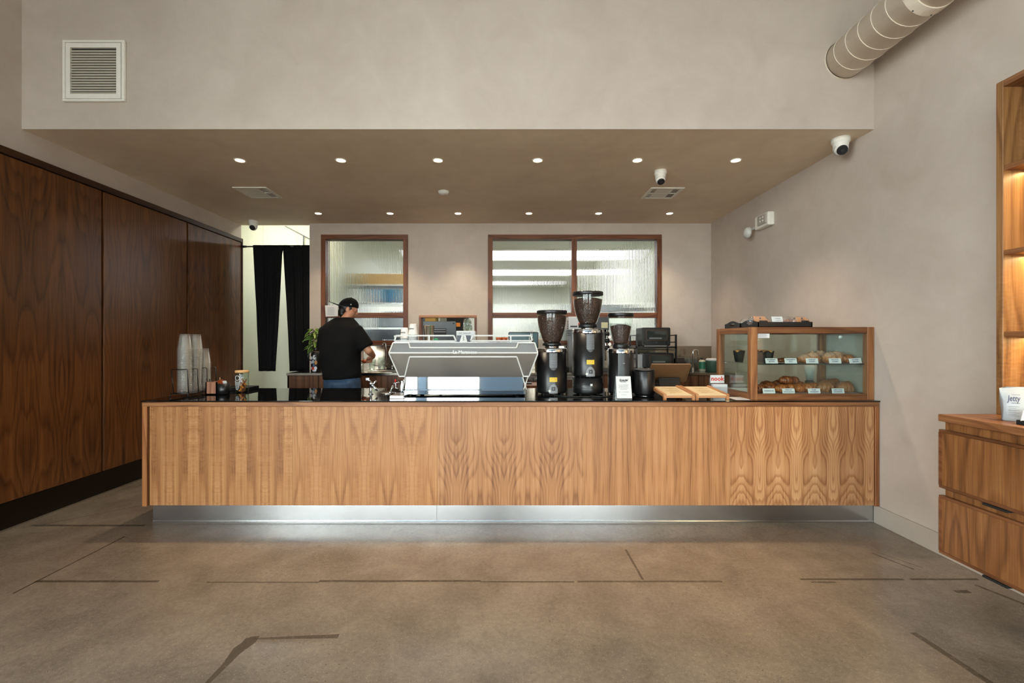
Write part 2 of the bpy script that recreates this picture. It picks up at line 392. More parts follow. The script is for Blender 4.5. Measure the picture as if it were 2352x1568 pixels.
def pastry_mat(name, dark, mid, light, dust=0.0, sc=38, wave=0.14):
    t = NT(name); f = t.noise(t.coord(), sc, 5, 0.62, 0.8); x, y, z = t.sep(t.n('ShaderNodeNewGeometry').outputs['Normal'])
    wv = t.n('ShaderNodeTexWave', wave_type='BANDS', bands_direction='X'); t.inp(wv.inputs['Vector'], t.coord()); t.inp(wv.inputs['Scale'], sc * .55); t.inp(wv.inputs['Distortion'], 5.0); t.inp(wv.inputs['Detail'], 3.0)
    f = t.math('ADD', t.math('MULTIPLY', f, 0.86), t.math('MULTIPLY', wv.outputs[1], wave))
    col = t.ramp(f, [(0.28, s2l(dark)), (0.5, s2l(mid)), (0.74, s2l(light))])
    if dust:
        k = t.math('MULTIPLY', t.math('MAXIMUM', z, 0.0), t.noise(t.coord(), 60, 3)); k = t.math('MULTIPLY', k, dust * 2)
        k = t.math('MINIMUM', k, 1.0)
        col = t.mix(k, col, s2l((232, 214, 190)))
    t.set(Base_Color=col, Roughness=0.42); t.bump(t.noise(t.coord(), sc * 2, 4), 0.4, 0.006)
    return t.m
m_croi = pastry_mat('baked_croissant', (84, 38, 14), (146, 80, 34), (196, 128, 66))
m_deep = pastry_mat('dark_baked_roll', (58, 26, 12), (112, 56, 26), (166, 96, 46))
m_danish = pastry_mat('sugared_danish', (120, 66, 30), (160, 96, 48), (196, 138, 84), 0.42)
m_seed = pastry_mat('seeded_croissant', (88, 50, 22), (146, 92, 46), (200, 152, 98), 0.0, 120, 0.0)
m_crumb = pastry_mat('muffin_crumb', (120, 70, 30), (190, 130, 70), (226, 176, 110))
# ------------------------------------------------------------------ the room
XL, XR, YB, YS, ZS = -3.67, 2.773, 6.19, 3.44, 2.966      # left wall, right wall, back wall, bulkhead face, soffit height
ZC, YK, ZK = 5.0, 17.2, 3.40                              # front ceiling; kitchen far wall and ceiling
def floor_mat():
    t = NT('polished_concrete'); p = t.pos()
    big = t.noise(p, 0.55, 4, 0.6, 0.8); med = t.noise(p, 3.2, 5, 0.65, 0.5); fine = t.noise(p, 45, 3, 0.6)
    f = t.math('ADD', t.math('ADD', t.math('MULTIPLY', big, 0.45), t.math('MULTIPLY', med, 0.35)), t.math('MULTIPLY', fine, 0.2))
    col = t.ramp(f, [(0.34, s2l((94, 84, 72))), (0.5, s2l((126, 112, 97))), (0.66, s2l((152, 137, 119)))])
    sp = t.noise(p, 95, 2, 0.5); spots = t.ramp(sp, [(0.655, (0, 0, 0, 1)), (0.70, (1, 1, 1, 1))])
    zone = t.noise(p, 1.3, 3); zm = t.ramp(zone, [(0.40, (0.15, 0.15, 0.15, 1)), (0.62, (1, 1, 1, 1))])
    k = t.math('MULTIPLY', spots, zm)
    col = t.mix(t.math('MULTIPLY', k, 0.75), col, s2l((56, 45, 36)))
    ls = t.noise(p, 150, 2); col = t.mix(t.math('MULTIPLY', t.ramp(ls, [(0.63, (0, 0, 0, 1)), (0.69, (1, 1, 1, 1))]), 0.3), col, s2l((206, 192, 172)))
    vo = t.n('ShaderNodeTexVoronoi', feature='DISTANCE_TO_EDGE'); wv = t.n('ShaderNodeVectorMath', operation='ADD')
    nz = t.n('ShaderNodeTexNoise'); t.inp(nz.inputs['Vector'], p); t.inp(nz.inputs['Scale'], 3.0); t.inp(wv.inputs[0], p); t.inp(wv.inputs[1], nz.outputs[1])
    t.inp(vo.inputs['Vector'], wv.outputs[0]); t.inp(vo.inputs['Scale'], 4.5)
    cr = t.ramp(vo.outputs[0], [(0.0, (1, 1, 1, 1)), (0.018, (0, 0, 0, 1))])
    col = t.mix(t.math('MULTIPLY', t.math('MULTIPLY', cr, t.ramp(t.noise(p, 0.9, 2), [(0.5, (0, 0, 0, 1)), (0.6, (1, 1, 1, 1))])), 0.22), col, s2l((78, 66, 54)))
    t.set(Base_Color=col, Roughness=t.math('MULTIPLY_ADD', med, 0.22, 0.11), **{'Specular_IOR_Level': 0.5})
    t.bump(t.math('SUBTRACT', t.math('MULTIPLY', fine, 0.4), k), 0.025, 0.002)
    return t.m
floor = struct('floor', M().box(-4.9, XR + 0.3, FRONT_Y - 0.2, YK, -0.12, 0), floor_mat(), 'worn polished beige concrete floor with cracks', 'floor')
# saw-cut joints and tape residue: thin films on the floor
def residue_mat(a=0.8):
    t = NT('floor_residue'); p = t.pos(); f = t.noise(p, 38, 4, 0.7)
    t.set(Base_Color=s2l((96, 82, 66)), Roughness=0.45, Alpha=t.math('MULTIPLY', t.ramp(f, [(0.24, (0, 0, 0, 1)), (0.50, (1, 1, 1, 1))]), a)); return t.m
m_res, m_res2 = residue_mat(0.62), residue_mat(0.36)
def strip(x0, y0, x1, y1, wd, m=m_res, wd2=None):
    d = Vector((x1 - x0, y1 - y0, 0)); n = Vector((-d.y, d.x, 0)).normalized(); a, b = Vector((x0, y0, 0.0006)), Vector((x1, y1, 0.0006))
    N = max(2, int(d.length / 0.06)); wd2 = wd if wd2 is None else wd2; L, R = [], []
    for i in range(N + 1):
        q = a + d * (i / N); wv = wd + (wd2 - wd) * i / N
        jl, jr = (mnoise.noise(q * 9 + Vector((s_, 0, 5))) * 0.35 + 1 for s_ in (0, 7))
        L.append(q + n * wv / 2 * jl); R.append(q - n * wv / 2 * jr)
    o = M().loft([[l, r, r - Vector((0, 0, .0005)), l - Vector((0, 0, .0005))] for l, r in zip(L, R)], sm=False).build('joint_strip', m, floor)
    return o
for a in ((-2.68, 2.585, -1.98, 2.585, .020), (-1.07, 2.588, -0.15, 2.588, .020), (-0.15, 2.58, 0.38, 2.58, .014, m_res2), (-1.7, 2.575, -1.07, 2.575, .012, m_res2),
          (0.40, 2.584, 1.22, 2.584, .018, m_res2), (1.68, 2.608, 2.27, 2.608, .018), (2.31, 2.608, 2.70, 2.608, .018), (1.72, 2.575, 1.86, 2.575, .016, m_res2),
          (-2.672, 3.18, -2.672, 2.46, .012), (-3.52, 3.37, -2.68, 3.37, .03, m_res2), (-3.46, 3.39, -2.75, 4.05, .008, m_res2),
          (0.776, 2.98, 0.776, 2.6, .014, m_res2), (1.90, 2.13, 1.93, 1.80, .030, m_res2), (2.35, 2.93, 2.43, 2.72, .012, m_res2), (2.40, 2.93, 2.50, 2.74, .006, m_res2),
          (-1.17, 2.085, -0.78, 2.105, .010, m_res2, .03), (-1.175, 2.09, -1.20, 1.78, .05, m_res, .014), (2.62, 2.55, 2.70, 2.30, .02, m_res2), (2.44, 2.48, 2.52, 2.48, .03, m_res2)):
    strip(*a)
M().loft([[(x, y, .0007) for x, y in ring] for ring in ([(-1.185, 2.10), (-1.145, 2.105), (-1.14, 2.06), (-1.165, 1.99), (-1.205, 1.94), (-1.215, 2.02)],)] +
         [[(x, y, .0002) for x, y in ring] for ring in ([(-1.185, 2.10), (-1.145, 2.105), (-1.14, 2.06), (-1.165, 1.99), (-1.205, 1.94), (-1.215, 2.02)],)], sm=False).build('patch_stain', m_res, floor)

def wall_grid(axis, plane0, plane1, u0, u1, z0, z1, holes):
    us = sorted({u0, u1} | {h[0] for h in holes} | {h[1] for h in holes}); zs = sorted({z0, z1} | {h[2] for h in holes} | {h[3] for h in holes})
    mb = M()
    for a, b in zip(us, us[1:]):
        for c, d in zip(zs, zs[1:]):
            if any(h[0] <= (a + b) / 2 <= h[1] and h[2] <= (c + d) / 2 <= h[3] for h in holes): continue
            if axis == 'Y': mb.box(a, b, plane0, plane1, c, d)
            else: mb.box(plane0, plane1, a, b, c, d)
    return mb
# left wall: plaster behind, walnut panelling in a darker tone in front
wall_left = struct('wall_left', wall_grid('X', XL - 0.12, XL, FRONT_Y, YB + 0.09, 0, ZC, [SIDE]), m_wall, 'beige limewashed left wall above dark walnut panelling', 'wall')
XP = -3.622
edges = [-0.18, 0.88, 1.94, 3.0, 4.075, 5.155, 6.20]
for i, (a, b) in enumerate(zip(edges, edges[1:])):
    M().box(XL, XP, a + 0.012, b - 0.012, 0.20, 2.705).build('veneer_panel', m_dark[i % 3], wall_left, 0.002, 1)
for e in edges:
    M().box(XL, XP - 0.022, e - 0.012, e + 0.012, 0.20, 2.705).build('joint_batten', m_darktrim, wall_left)
M().box(XL, XP + 0.012, -0.19, 6.225, 2.712, 2.765).build('cap_rail', m_darktrim, wall_left, 0.003, 1)
M().box(XL, XP + 0.010, 6.202, 6.228, 0.0, 2.765).build('end_post', m_darktrim, wall_left, 0.003, 1)
M().box(XL, XP - 0.006, -0.19, 6.20, 0.012, 0.197).build('kick_strip', m_darkmetal, wall_left)
M().box(XL, XP + 0.010, -0.19, 6.20, 0.0, 0.012).build('floor_bead', m_steel, wall_left)
# right wall, baseboard
wall_right = struct('wall_right', M().box(XR, XR + 0.15, FRONT_Y, YB + 0.15, 0, ZC), m_wall, 'beige limewashed right wall', 'wall')
m_base = mat('baseboard_paint', (174, 161, 147), 0.45, var=0.02)
struct('baseboard_right', M().box(XR - 0.013, XR, FRONT_Y, 3.43, 0.0, 0.134), m_base, 'painted beige baseboard along the right wall', 'baseboard', 0.003)
# bulkhead over the counter, soffit, high ceiling
struct('wall_bulkhead', M().box(XL, XR, YS, YS + 0.004, ZS, ZS + .1).box(XL, XR, YS, YS + .12, ZS + .1, ZC), m_wall, 'beige limewashed bulkhead above the service counter', 'wall')
struct('ceiling', M().box(XL, XR, YS + 0.0042, YB + 0.10, ZS + 0.0005, ZS + 0.0995), m_ceil, 'warm limewashed soffit with recessed lights over the counter', 'ceiling')
struct('ceiling.001', M().box(XL - 0.1, XR + 0.1, FRONT_Y - 0.1, YS, ZC, ZC + 0.1), mat('ceiling_paint', (188, 193, 198), .7), 'pale high ceiling of the front room', 'ceiling')
# back wall with two fluted windows and a pass-through
W1 = (wx(741, YB), wx(933, YB), 1.327, 2.806); W2 = (wx(1125, YB), wx(1517, YB), 1.327, 2.806); PT = (wx(965, YB), wx(1092, YB), 1.327, wz(726, YB))
XO = wx(711, YB)                                          # right edge of the curtained opening
struct('wall_back', wall_grid('Y', YB, YB + 0.13, XO, XR, 0, ZS + 0.05, [W1, W2, PT]), m_wall, 'beige limewashed back wall with fluted windows', 'wall')
# storefront behind the camera
struct('wall_front', wall_grid('Y', FRONT_Y - 0.15, FRONT_Y, XL, XR, 0, ZC, BAYS), mat('storefront_blue_grey', (104, 128, 152), 0.6), 'blue-grey storefront wall behind the camera', 'wall')
for i, (x0, x1, z0, z1) in enumerate(BAYS):
    wn = struct('window_%d' % (i + 4), M().box(x0, x1, FRONT_Y - 0.08, FRONT_Y - 0.072, z0, z1), m_pane, 'tall clear storefront window bay %d behind the camera' % (i + 1), 'window')
    frame4('window_frame', m_satin, wn, x0, x1, z0, z1, .05, 'Y', FRONT_Y - 0.11, FRONT_Y - 0.04)
wn = struct('window_8', M().box(XL - .07, XL - .062, SIDE[0], SIDE[1], SIDE[2], SIDE[3]), m_pane, 'unseen side window added in the left wall to light the right wall', 'window')
for a in ((SIDE[0], SIDE[0] + .05, SIDE[2], SIDE[3]), (SIDE[1] - .05, SIDE[1], SIDE[2], SIDE[3]), (-1.88, -1.82, SIDE[2], SIDE[3]), (SIDE[0], SIDE[1], SIDE[2], SIDE[2] + .06), (SIDE[0], SIDE[1], SIDE[3] - .06, SIDE[3])):
    M().box(XL - .10, XL - .03, *a).build('window_frame', m_satin, wn)
struct('pavement', M().box(-14, 14, -22, FRONT_Y - 0.16, -0.25, -0.13), mat('pavement', (176, 172, 166), 0.85), 'pale pavement outside the storefront', 'ground')

# ------------------------------------------------------------------ kitchen and corridor behind
struct('wall_kitchen_back', M().box(-4.9, XR + 0.2, YK, YK + 0.1, 0, ZK), m_kitchen, 'pale kitchen wall far behind the fluted glass', 'wall')
struct('wall_kitchen_right', M().box(XR, XR + 0.15, YB + 0.15, YK, 0, ZK), m_kitchen, 'pale right wall of the kitchen', 'wall')
struct('ceiling.002', M().box(-4.9, XR + 0.15, YB + 0.13, YK, ZK, ZK + 0.1), m_kitchen, 'pale kitchen ceiling with skylight panels', 'ceiling')
struct('wall_kitchen_front', M().box(XO, XR, YB + 0.101, YB + 0.13, ZS + 0.05, ZK), m_kitchen, 'pale wall over the fluted windows on the kitchen side', 'wall')
wc = struct('wall_corridor', M().box(-4.9, -2.78, 7.40, 7.48, 0, ZK), m_frp, 'white board wall behind the black curtain', 'wall')
for px in (604, 681): M().box(wx(px, 7.4) - .006, wx(px, 7.4) + .006, 7.394, 7.40, 0, ZK).build('joint_strip', m_frp, wc)
M().tube([(wx(655, 7.38), 7.38, wz(519, 7.38)), (wx(690, 7.38), 7.38, wz(537, 7.38)), (wx(712, 7.38), 7.38, wz(549, 7.38))], .007, 6).build('cable', m_mgrey, wc)
M().tube([(wx(697, 7.38), 7.38, wz(541, 7.38)), (wx(697, 7.38), 7.38, wz(566, 7.38))], .010, 6).build('cable_drop', m_mgrey, wc)
struct('wall_corridor_left', M().box(-4.9, -4.8, YB + 0.09, 7.40, 0, ZK), m_frp, 'white board wall at the corridor end', 'wall')
struct('wall_kitchen_left', M().box(-2.86, -2.78, 7.48, YK, 0, ZK), m_kitchen, 'pale left wall of the kitchen', 'wall')
struct('wall_corridor_return', M().box(-4.9, XL - 0.12, YB + 0.05, YB + 0.09, 0, ZK), m_frp, 'corridor side wall behind the panelling', 'wall')
m_sky = emis('skylight_panel', (250, 246, 250), 6.0); m_tube = emis('added_tube_glow', (250, 252, 236), 19.0)  # the tube glow serves only the added corridor and kitchen lamps
ORD3 = ('first', 'second', 'third')
lights_rows = [(10.05, 11.2, -1.95, 3.3), (12.75, 13.75, -1.7, 2.9), (15.2, 16.1, -0.8, 1.0)]
for r, (y0, y1, a, b) in enumerate(lights_rows):
    n = max(2, round((b - a) / 1.2)); b = min(b, 2.7)
    for i in range(n):
        xa, xb = a + (b - a) * i / n + .01, a + (b - a) * (i + 1) / n - .01
        t_ = thing('skylight_panel', 'luminous skylight panel in the kitchen ceiling, %s row, %s from the left' % (('nearest', 'middle', 'farthest')[r], ('first', 'second', 'third', 'fourth')[i]), 'ceiling light', ((xa + xb) / 2, y0, ZK), 'kitchen skylight panels')
        M().box(xa, xb, y0, y1, ZK - .02, ZK - .01).build('diffuser', m_sky, t_)
        M().box(xa, xb, y0 - .03, y0, ZK - .04, ZK).box(xa, xb, y1, y1 + .03, ZK - .04, ZK).builds('frame', m_white, t_)
t_ = thing('added_corridor_light', 'added unseen tube lighting the corridor wall behind the curtain', 'ceiling light', (-3.6, 6.85, ZK))  # unseen lamp added so the board wall behind the curtain is lit
M().box(-4.2, -3.0, 6.8, 6.9, ZK - .04, ZK - .02).build('diffuser', m_tube, t_); M().box(-4.22, -2.98, 6.78, 6.92, ZK - .02, ZK).build('housing', m_white, t_)
for k, xx in enumerate((-1.4, 0.2, 1.8)):  # unseen lamps added to brighten the near faces of the kitchen things
    t_ = thing('added_kitchen_tube', 'added fill tube on the kitchen ceiling just behind the back wall, %s from the left' % ORD3[k], 'ceiling light', (xx, 7.0, ZK), 'added fill tubes behind the back wall')
    M().box(xx - .6, xx + .6, 6.95, 7.05, ZK - .05, ZK - .03).build('diffuser', m_tube, t_); M().box(xx - .62, xx + .62, 6.93, 7.07, ZK - .03, ZK).build('housing', m_white, t_)
# blurred things standing in the kitchen
t_ = thing('storage_rack', 'wire storage rack holding boxes, blurred behind the left fluted window', 'rack', (-2.2, 8.3, 0))
for x in (-2.72, -1.4):
    for y in (8.1, 8.6): M().cyl((x, y, 0), .015, 2.38, 8).build('post', m_steel, t_)
for z in (0.5, 1.55, 2.02, 2.35): M().box(-2.74, -1.38, 8.08, 8.62, z, z + .03).build('shelf', m_white if z > 2.3 else m_steel, t_)
for a, b, lab in ((-2.70, -2.12, 'left'), (-2.10, -1.42, 'right')): tag(M().box(a, b, 8.12, 8.5, 2.381, 2.57).build('cardboard_box', m_card, None, .01), 'tan cardboard box on the %s of the kitchen rack top, blurred by fluted glass' % lab, 'box')
tag(M().lathe([(.20, 0), (.24, .02), (.275, .23), (.285, .25), (.265, .25)], (-2.16, 8.34, 2.051), 20, sx=1.1, sy=.7).build('storage_tub', m_blue), 'bright blue tub on the kitchen rack behind fluted glass', 'tub')
tag(M().box(-2.66, -2.2, 8.12, 8.5, 1.581, 1.84).build('storage_tub', mat('grey_tub', (176, 184, 190), .5), None, .02), 'grey tub on the middle kitchen rack shelf', 'tub'); tag(M().box(-2.1, -1.45, 8.12, 8.5, 1.581, 1.90).build('storage_tub', mat('slate_tub', (96, 112, 126), .5), None, .02), 'slate blue tub on the middle kitchen rack shelf', 'tub')
t_ = thing('upright_fridge', 'dark steel fridge behind the lower left fluted pane', 'fridge', (-2.0, 9.6, 0))
M().box(-2.7, -1.1, 9.3, 10.0, 0.0, 1.60).build('cabinet', mat('blue_grey_steel', (84, 98, 112), 0.4), t_, .01); M().box(-1.94, -1.9, 9.26, 9.3, 0.6, 1.4).build('handle', m_chrome, t_)
t_ = thing('tall_fridge', 'black fridge in the kitchen seen through the pass-through', 'fridge', (-0.35, 7.7, 0))
fx0, fx1 = wx(1026, 7.7), wx(1070, 7.7)
M().box(fx0, fx1, 7.7, 8.3, 0.05, 2.0).build('cabinet', m_matte, t_, .01); M().box(fx0 + .02, fx0 + .04, 7.67, 7.7, .8, 1.6).build('handle', m_dgrey, t_)
tag(M().box(wx(1047, 7.69), wx(1057, 7.69), 7.688, 7.695, wz(750, 7.69), wz(741, 7.69)).build('note', m_orange), 'orange note stuck on the black kitchen fridge', 'note')
tag(M().box(wx(977, 7.6), wx(1001, 7.6), 7.55, 7.9, 1.501, 1.9).build('cardboard_box', m_card, None, .008), 'tan box seen through the pass-through', 'box')
tag(M().box(wx(1010, 8.0), wx(1031, 8.0), 8.0, 8.3, 1.501, 1.95).build('container', mat('pale_bin', (180, 182, 172), .5), None, .02), 'pale grey bin seen through the pass-through', 'bin')
t_ = thing('work_table', 'steel work table carrying the boxes behind the pass-through', 'table', (-1.0, 7.75, 0))
M().box(-1.34, fx0 - .03, 7.5, 8.4, 1.45, 1.5).build('top', m_steel, t_)
for x in (-1.33, fx0 - .08): M().box(x, x + .04, 7.55, 7.59, 0, 1.45).build('leg', m_steel, t_)
tag(M().box(0.6, 2.4, 9.5, 10.0, 0, 1.75).build('storage_chest', mat('pale_grey_steel', (160, 170, 172), .4), None, .02), 'pale steel cabinet behind the right fluted window', 'cabinet')
tag(M().box(1.2, 2.35, 8.6, 8.9, 1.93, 2.06).build('wall_shelf', mat('slate_box', (116, 124, 132), .5), None, .01), 'grey shelf behind the right fluted window', 'shelf')
M().box(2.35, XR, 8.6, 8.9, 1.95, 2.0).build('bracket', m_mgrey, bpy.data.objects['wall_shelf'])

# ------------------------------------------------------------------ fluted windows and pass-through frame
def fluted(x0, x1, z0, z1, y, parent):
    p = 0.0205; n = max(3, round((x1 - x0) / p)); k = 8; front = []
    for i in range(n * k + 1):
        x = x0 + (x1 - x0) * i / (n * k); ph = (i % k) / k
        front.append((x, y - 0.0018 * abs(math.sin(math.pi * ph)) if True else y))
    mb = M(); N = len(front)
    mb.loft([[(x, yy, z0) for x, yy in front], [(x, yy, z1) for x, yy in front]], cap=False, sm=True, closed=False)
    mb.loft([[(x0, y + .005, z1), (x1, y + .005, z1)], [(x0, y + .005, z0), (x1, y + .005, z0)]], cap=False, sm=False, closed=False)
    mb.face([(x, yy, z1) for x, yy in front] + [(x1, y + .005, z1), (x0, y + .005, z1)]); mb.face([(x, yy, z0) for x, yy in front][::-1] + [(x0, y + .005, z0), (x1, y + .005, z0)])
    mb.face([(x0, y, z0), (x0, y, z1), (x0, y + .005, z1), (x0, y + .005, z0)]); mb.face([(x1, y, z0), (x1, y + .005, z0), (x1, y + .005, z1), (x1, y, z1)])
    return mb.build('fluted_pane', m_flute, parent)
def fl_window(name, label, px0, px1, mulls, zt, zb, zm0, zm1):
    o = thing(name, label, 'window', (wx((px0 + px1) / 2, YB), YB, zb)); o['kind'] = 'structure'
    X0, X1 = wx(px0, YB - .015), wx(px1, YB - .015); fw = 0.062; y0, y1 = YB - 0.018, YB + 0.12
    M().box(X0, X1, y0, y1, zt - fw, zt).build('head', m_frame_x, o, .002, 1)
    M().box(X0, X1, y0 - .01, y1, zb, zb + .060).build('sill', m_frame_x, o, .002, 1)
    cols = [X0 + fw] ; 
    M().box(X0, X0 + fw, y0, y1, zb + .06, zt - fw).build('jamb', m_frame_z, o, .002, 1); M().box(X1 - fw, X1, y0, y1, zb + .06, zt - fw).build('jamb', m_frame_z, o, .002, 1)
    spans = []; a = X0 + fw
    for m0, m1 in mulls:
        M().box(wx(m0, YB), wx(m1, YB), y0 + .012, y1, zb + .06, zt - fw).build('mullion', m_frame_z, o, .002, 1); spans.append((a, wx(m0, YB))); a = wx(m1, YB)
    spans.append((a, X1 - fw))
    for a, b in spans:
        M().box(a, b, y0 + .012, y1, zm0, zm1).build('mid_rail', m_frame_x, o, .002, 1)
        for z0, z1 in ((zm1, zt - fw), (zb + .06, zm0)): fluted(a, b, z0, z1, YB + .035, o)
    return o
fl_window('window_1', 'left walnut window with fluted glass behind the barista', 737, 936.5, [], wz(539, YB), 1.315, wz(729.5, YB), wz(718, YB))
fl_window('window_2', 'wide two-bay walnut window with fluted glass behind the grinders', 1121, 1520, [(1313, 1325)], wz(539, YB), 1.315, wz(729.5, YB), wz(718, YB))
o = thing('window_3', 'small walnut framed pass-through opening to the kitchen', 'window', (wx(1029, YB), YB, 1.315)); o['kind'] = 'structure'
X0, X1, zt = wx(963, YB), wx(1094.5, YB), wz(724, YB)
m_ptx = wood('pass_frame_x', (120, 74, 38), (168, 112, 62), (196, 142, 90), 'X', 0, .3, 50, 0, .4, 7.9)
M().box(X0, X1, YB - .02, YB + .14, zt - .03, zt).build('head', m_ptx, o, .002, 1)
M().box(X0, X0 + .028, YB - .02, YB + .14, 1.315, zt - .03).build('jamb', m_frame_z, o, .002, 1); M().box(X1 - .028, X1, YB - .02, YB + .14, 1.315, zt - .03).build('jamb', m_frame_z, o, .002, 1)
M().box(X0, X1, YB - .03, YB + .14, 1.30, 1.328).build('sill', m_ptx, o, .002, 1)

# ------------------------------------------------------------------ soffit fittings
m_lamp = emis('downlight_lens', (255, 226, 186), 26.0)
ORD = ['first', 'second', 'third', 'fourth', 'fifth', 'sixth']
d0 = None
for r, (Y, pxs) in enumerate(((4.03, (551, 783, 1006, 1235, 1464, 1690)), (5.70, (731, 896, 1052, 1215, 1375, 1538)))):
    for i, px in enumerate(pxs):
        lab = 'recessed warm downlight, %s from the left in the %s row of the soffit' % (ORD[i], ('front', 'back')[r]); loc = (wx(px, Y), Y, ZS)
        if d0 is None:
            d0 = thing('downlight', lab, 'downlight', loc, 'recessed soffit downlights')
            M().lathe([(.050, 0), (.050, -.004), (.042, -.006), (.038, -.001), (.036, 0)], loc, 24, cap=False).build('trim_ring', m_white, d0)
            M().lathe([(.0365, -.0012), (.02, -.0030), (.002, -.0034)], loc, 20).build('lens', m_lamp, d0)
        else: copy_tree(d0, loc, lab)
        light('downlight_beam', 'SPOT', (loc[0], loc[1], ZS - .012), (0, 0, 0), SPOT_W * (1.0 if r == 0 else .8), (1.0, 0.80, 0.58), spot_size=math.radians(92), spot_blend=0.8, shadow_soft_size=.03)
def ceiling_vent(loc, label, flip):
    t_ = thing('ceiling_vent', label, 'vent', loc, 'square vents in the soffit'); x, y, z = loc; h = .176
    frame4('frame', m_white, t_, x - h, x + h, y - h, y + h, .03, 'Z', z - .008, z)
    M().box(x - .1, x - .09, y - h + .03, y + h - .03, z - .0075, z).box(x + .06, x + .07, y - h + .03, y + h - .03, z - .0075, z).box(x - h + .03, x - .1, y - .008, y + .008, z - .007, z).box(x - .09, x + .06, y - .008, y + .008, z - .007, z).box(x + .07, x + h - .03, y - .008, y + .008, z - .007, z).builds('divider', m_white, t_)
    M().box(x - h + .01, x + h - .01, y - h + .01, y + h - .01, z - .0015, z - .0005).build('backing', m_dgrey, t_)
    for y0, y1 in ((y - h + .03, y - .008), (y + .008, y + h - .03)):
        M().box(x - .088, x + .058, y0 + .003, y1 - .003, z - .0065, z - .0045).build('blade', m_white, t_)
        for xa, xb in ((x - h + .03, x - .1), (x + .07, x + h - .03)):
            n = 6
            for i in range(n):
                xx = xa + (xb - xa) * (i + .5) / n; s_ = 1 if (xa < x) != flip else -1
                M().prism([(xx - .004, z - .006), (xx - .002, z - .006), (xx + s_ * .004 + .002, z - .002), (xx + s_ * .004, z - .002)], 'Y', y0, y1).build('louver', m_white, t_)
    return t_
def vent_poly_fix(): pass
ceiling_vent((-2.68, 4.90, ZS), 'white square air vent in the soffit near the left panelling', False)
ceiling_vent((1.675, 4.92, ZS), 'white square air vent in the soffit behind the middle camera', True)
t_ = thing('smoke_detector', 'round white smoke detector in the middle of the soffit', 'smoke detector', (-.679, 4.87, ZS))
M().lathe([(.06, 0), (.06, -.012), (.052, -.024), (.03, -.036), (.002, -.037)], (-.679, 4.87, ZS), 24).build('housing', m_white, t_)
M().lathe([(.0605, -.012), (.0605, -.014)], (-.679, 4.87, ZS), 24, cap=False).build('vent_gap', m_dgrey, t_); M().cyl((-.665, 4.845, ZS - .037), .004, .003, 8).build('indicator', m_red, t_)
def camera_dome(loc, d, aim, label):
    t_ = thing('security_camera', label, 'camera', loc, 'white turret security cameras'); x, y, z = loc; r = d / 2
    M().lathe([(r, 0), (r, -.028), (r * .92, -.036), (r * .84, -.040), (r * .80, -.075), (r * .6, -.1)], loc, 28).build('base', m_white, t_)
    a = Vector(aim).normalized(); c = Vector((x, y, z - .078)); R = r * .80
    def disp(dv): return -0.0
    M().ell(c, (R, R, R), 24, 16).build('eyeball', m_white, t_)
    fc = c + a * (R * .72); e1 = a.orthogonal().normalized(); e2 = a.cross(e1)
    ring = lambda k, rr: [fc + a * k + (e1 * math.cos(2 * math.pi * i / 20) + e2 * math.sin(2 * math.pi * i / 20)) * rr for i in range(20)]
    M().loft([ring(0, R * .72), ring(R * .2, R * .70), ring(R * .26, R * .6)]).build('face_plate', m_matte, t_)
    M().loft([ring(R * .26, R * .28), ring(R * .32, R * .24)]).build('lens', m_dgrey, t_)
    M().tube([c + a * R * .3 + (e1 * math.cos(q) + e2 * math.sin(q)) * R * .97 for q in [2 * math.pi * i / 28 for i in range(28)]], R * .035, 6, True).build('seam_ring', m_mgrey, t_)
camera_dome((wx(1931, 3.60), 3.60, ZS), .130, (-.25, -.75, -.6), 'white turret camera at the front right corner of the soffit')
camera_dome((wx(1517, 4.28), 4.28, ZS), .116, (-.05, -.55, -.85), 'white turret camera on the soffit in front of the right vent')
camera_dome((wx(582, 6.05), 6.05, ZS), .122, (.1, -.8, -.55), 'white turret camera above the black curtain')
# emergency light on the right wall
t_ = thing('emergency_light', 'white two-head emergency light on the right wall', 'emergency light', (XR, 4.84, 2.58))
M().box(XR - .07, XR, 4.715, 4.975, 2.575, 2.715).build('housing', m_white, t_, .012)
M().box(XR - .085, XR - .069, 4.735, 4.90, 2.60, 2.70).build('lamp_lens', mat('frosted_lens', (168, 162, 152), .25), t_, .01)
for yy, zz in ((4.79, 2.635), (4.84, 2.635), (4.79, 2.67), (4.84, 2.67)): M().ell((XR - .085, yy, zz), (.006, .013, .013), 10, 6).build('bulb', m_alu, t_)
M().lathe([(.002, -.05), (.035, -.046), (.055, -.03), (.066, 0), (.060, .004)], (XR - .085, 5.07, 2.575), 20, axis='X').build('lamp_head', m_alu, t_)
M().tube([(XR - .07, 5.05, 2.60), (XR - .03, 4.99, 2.62), (XR - .02, 4.96, 2.63)], .014, 8).build('arm', m_alu, t_)
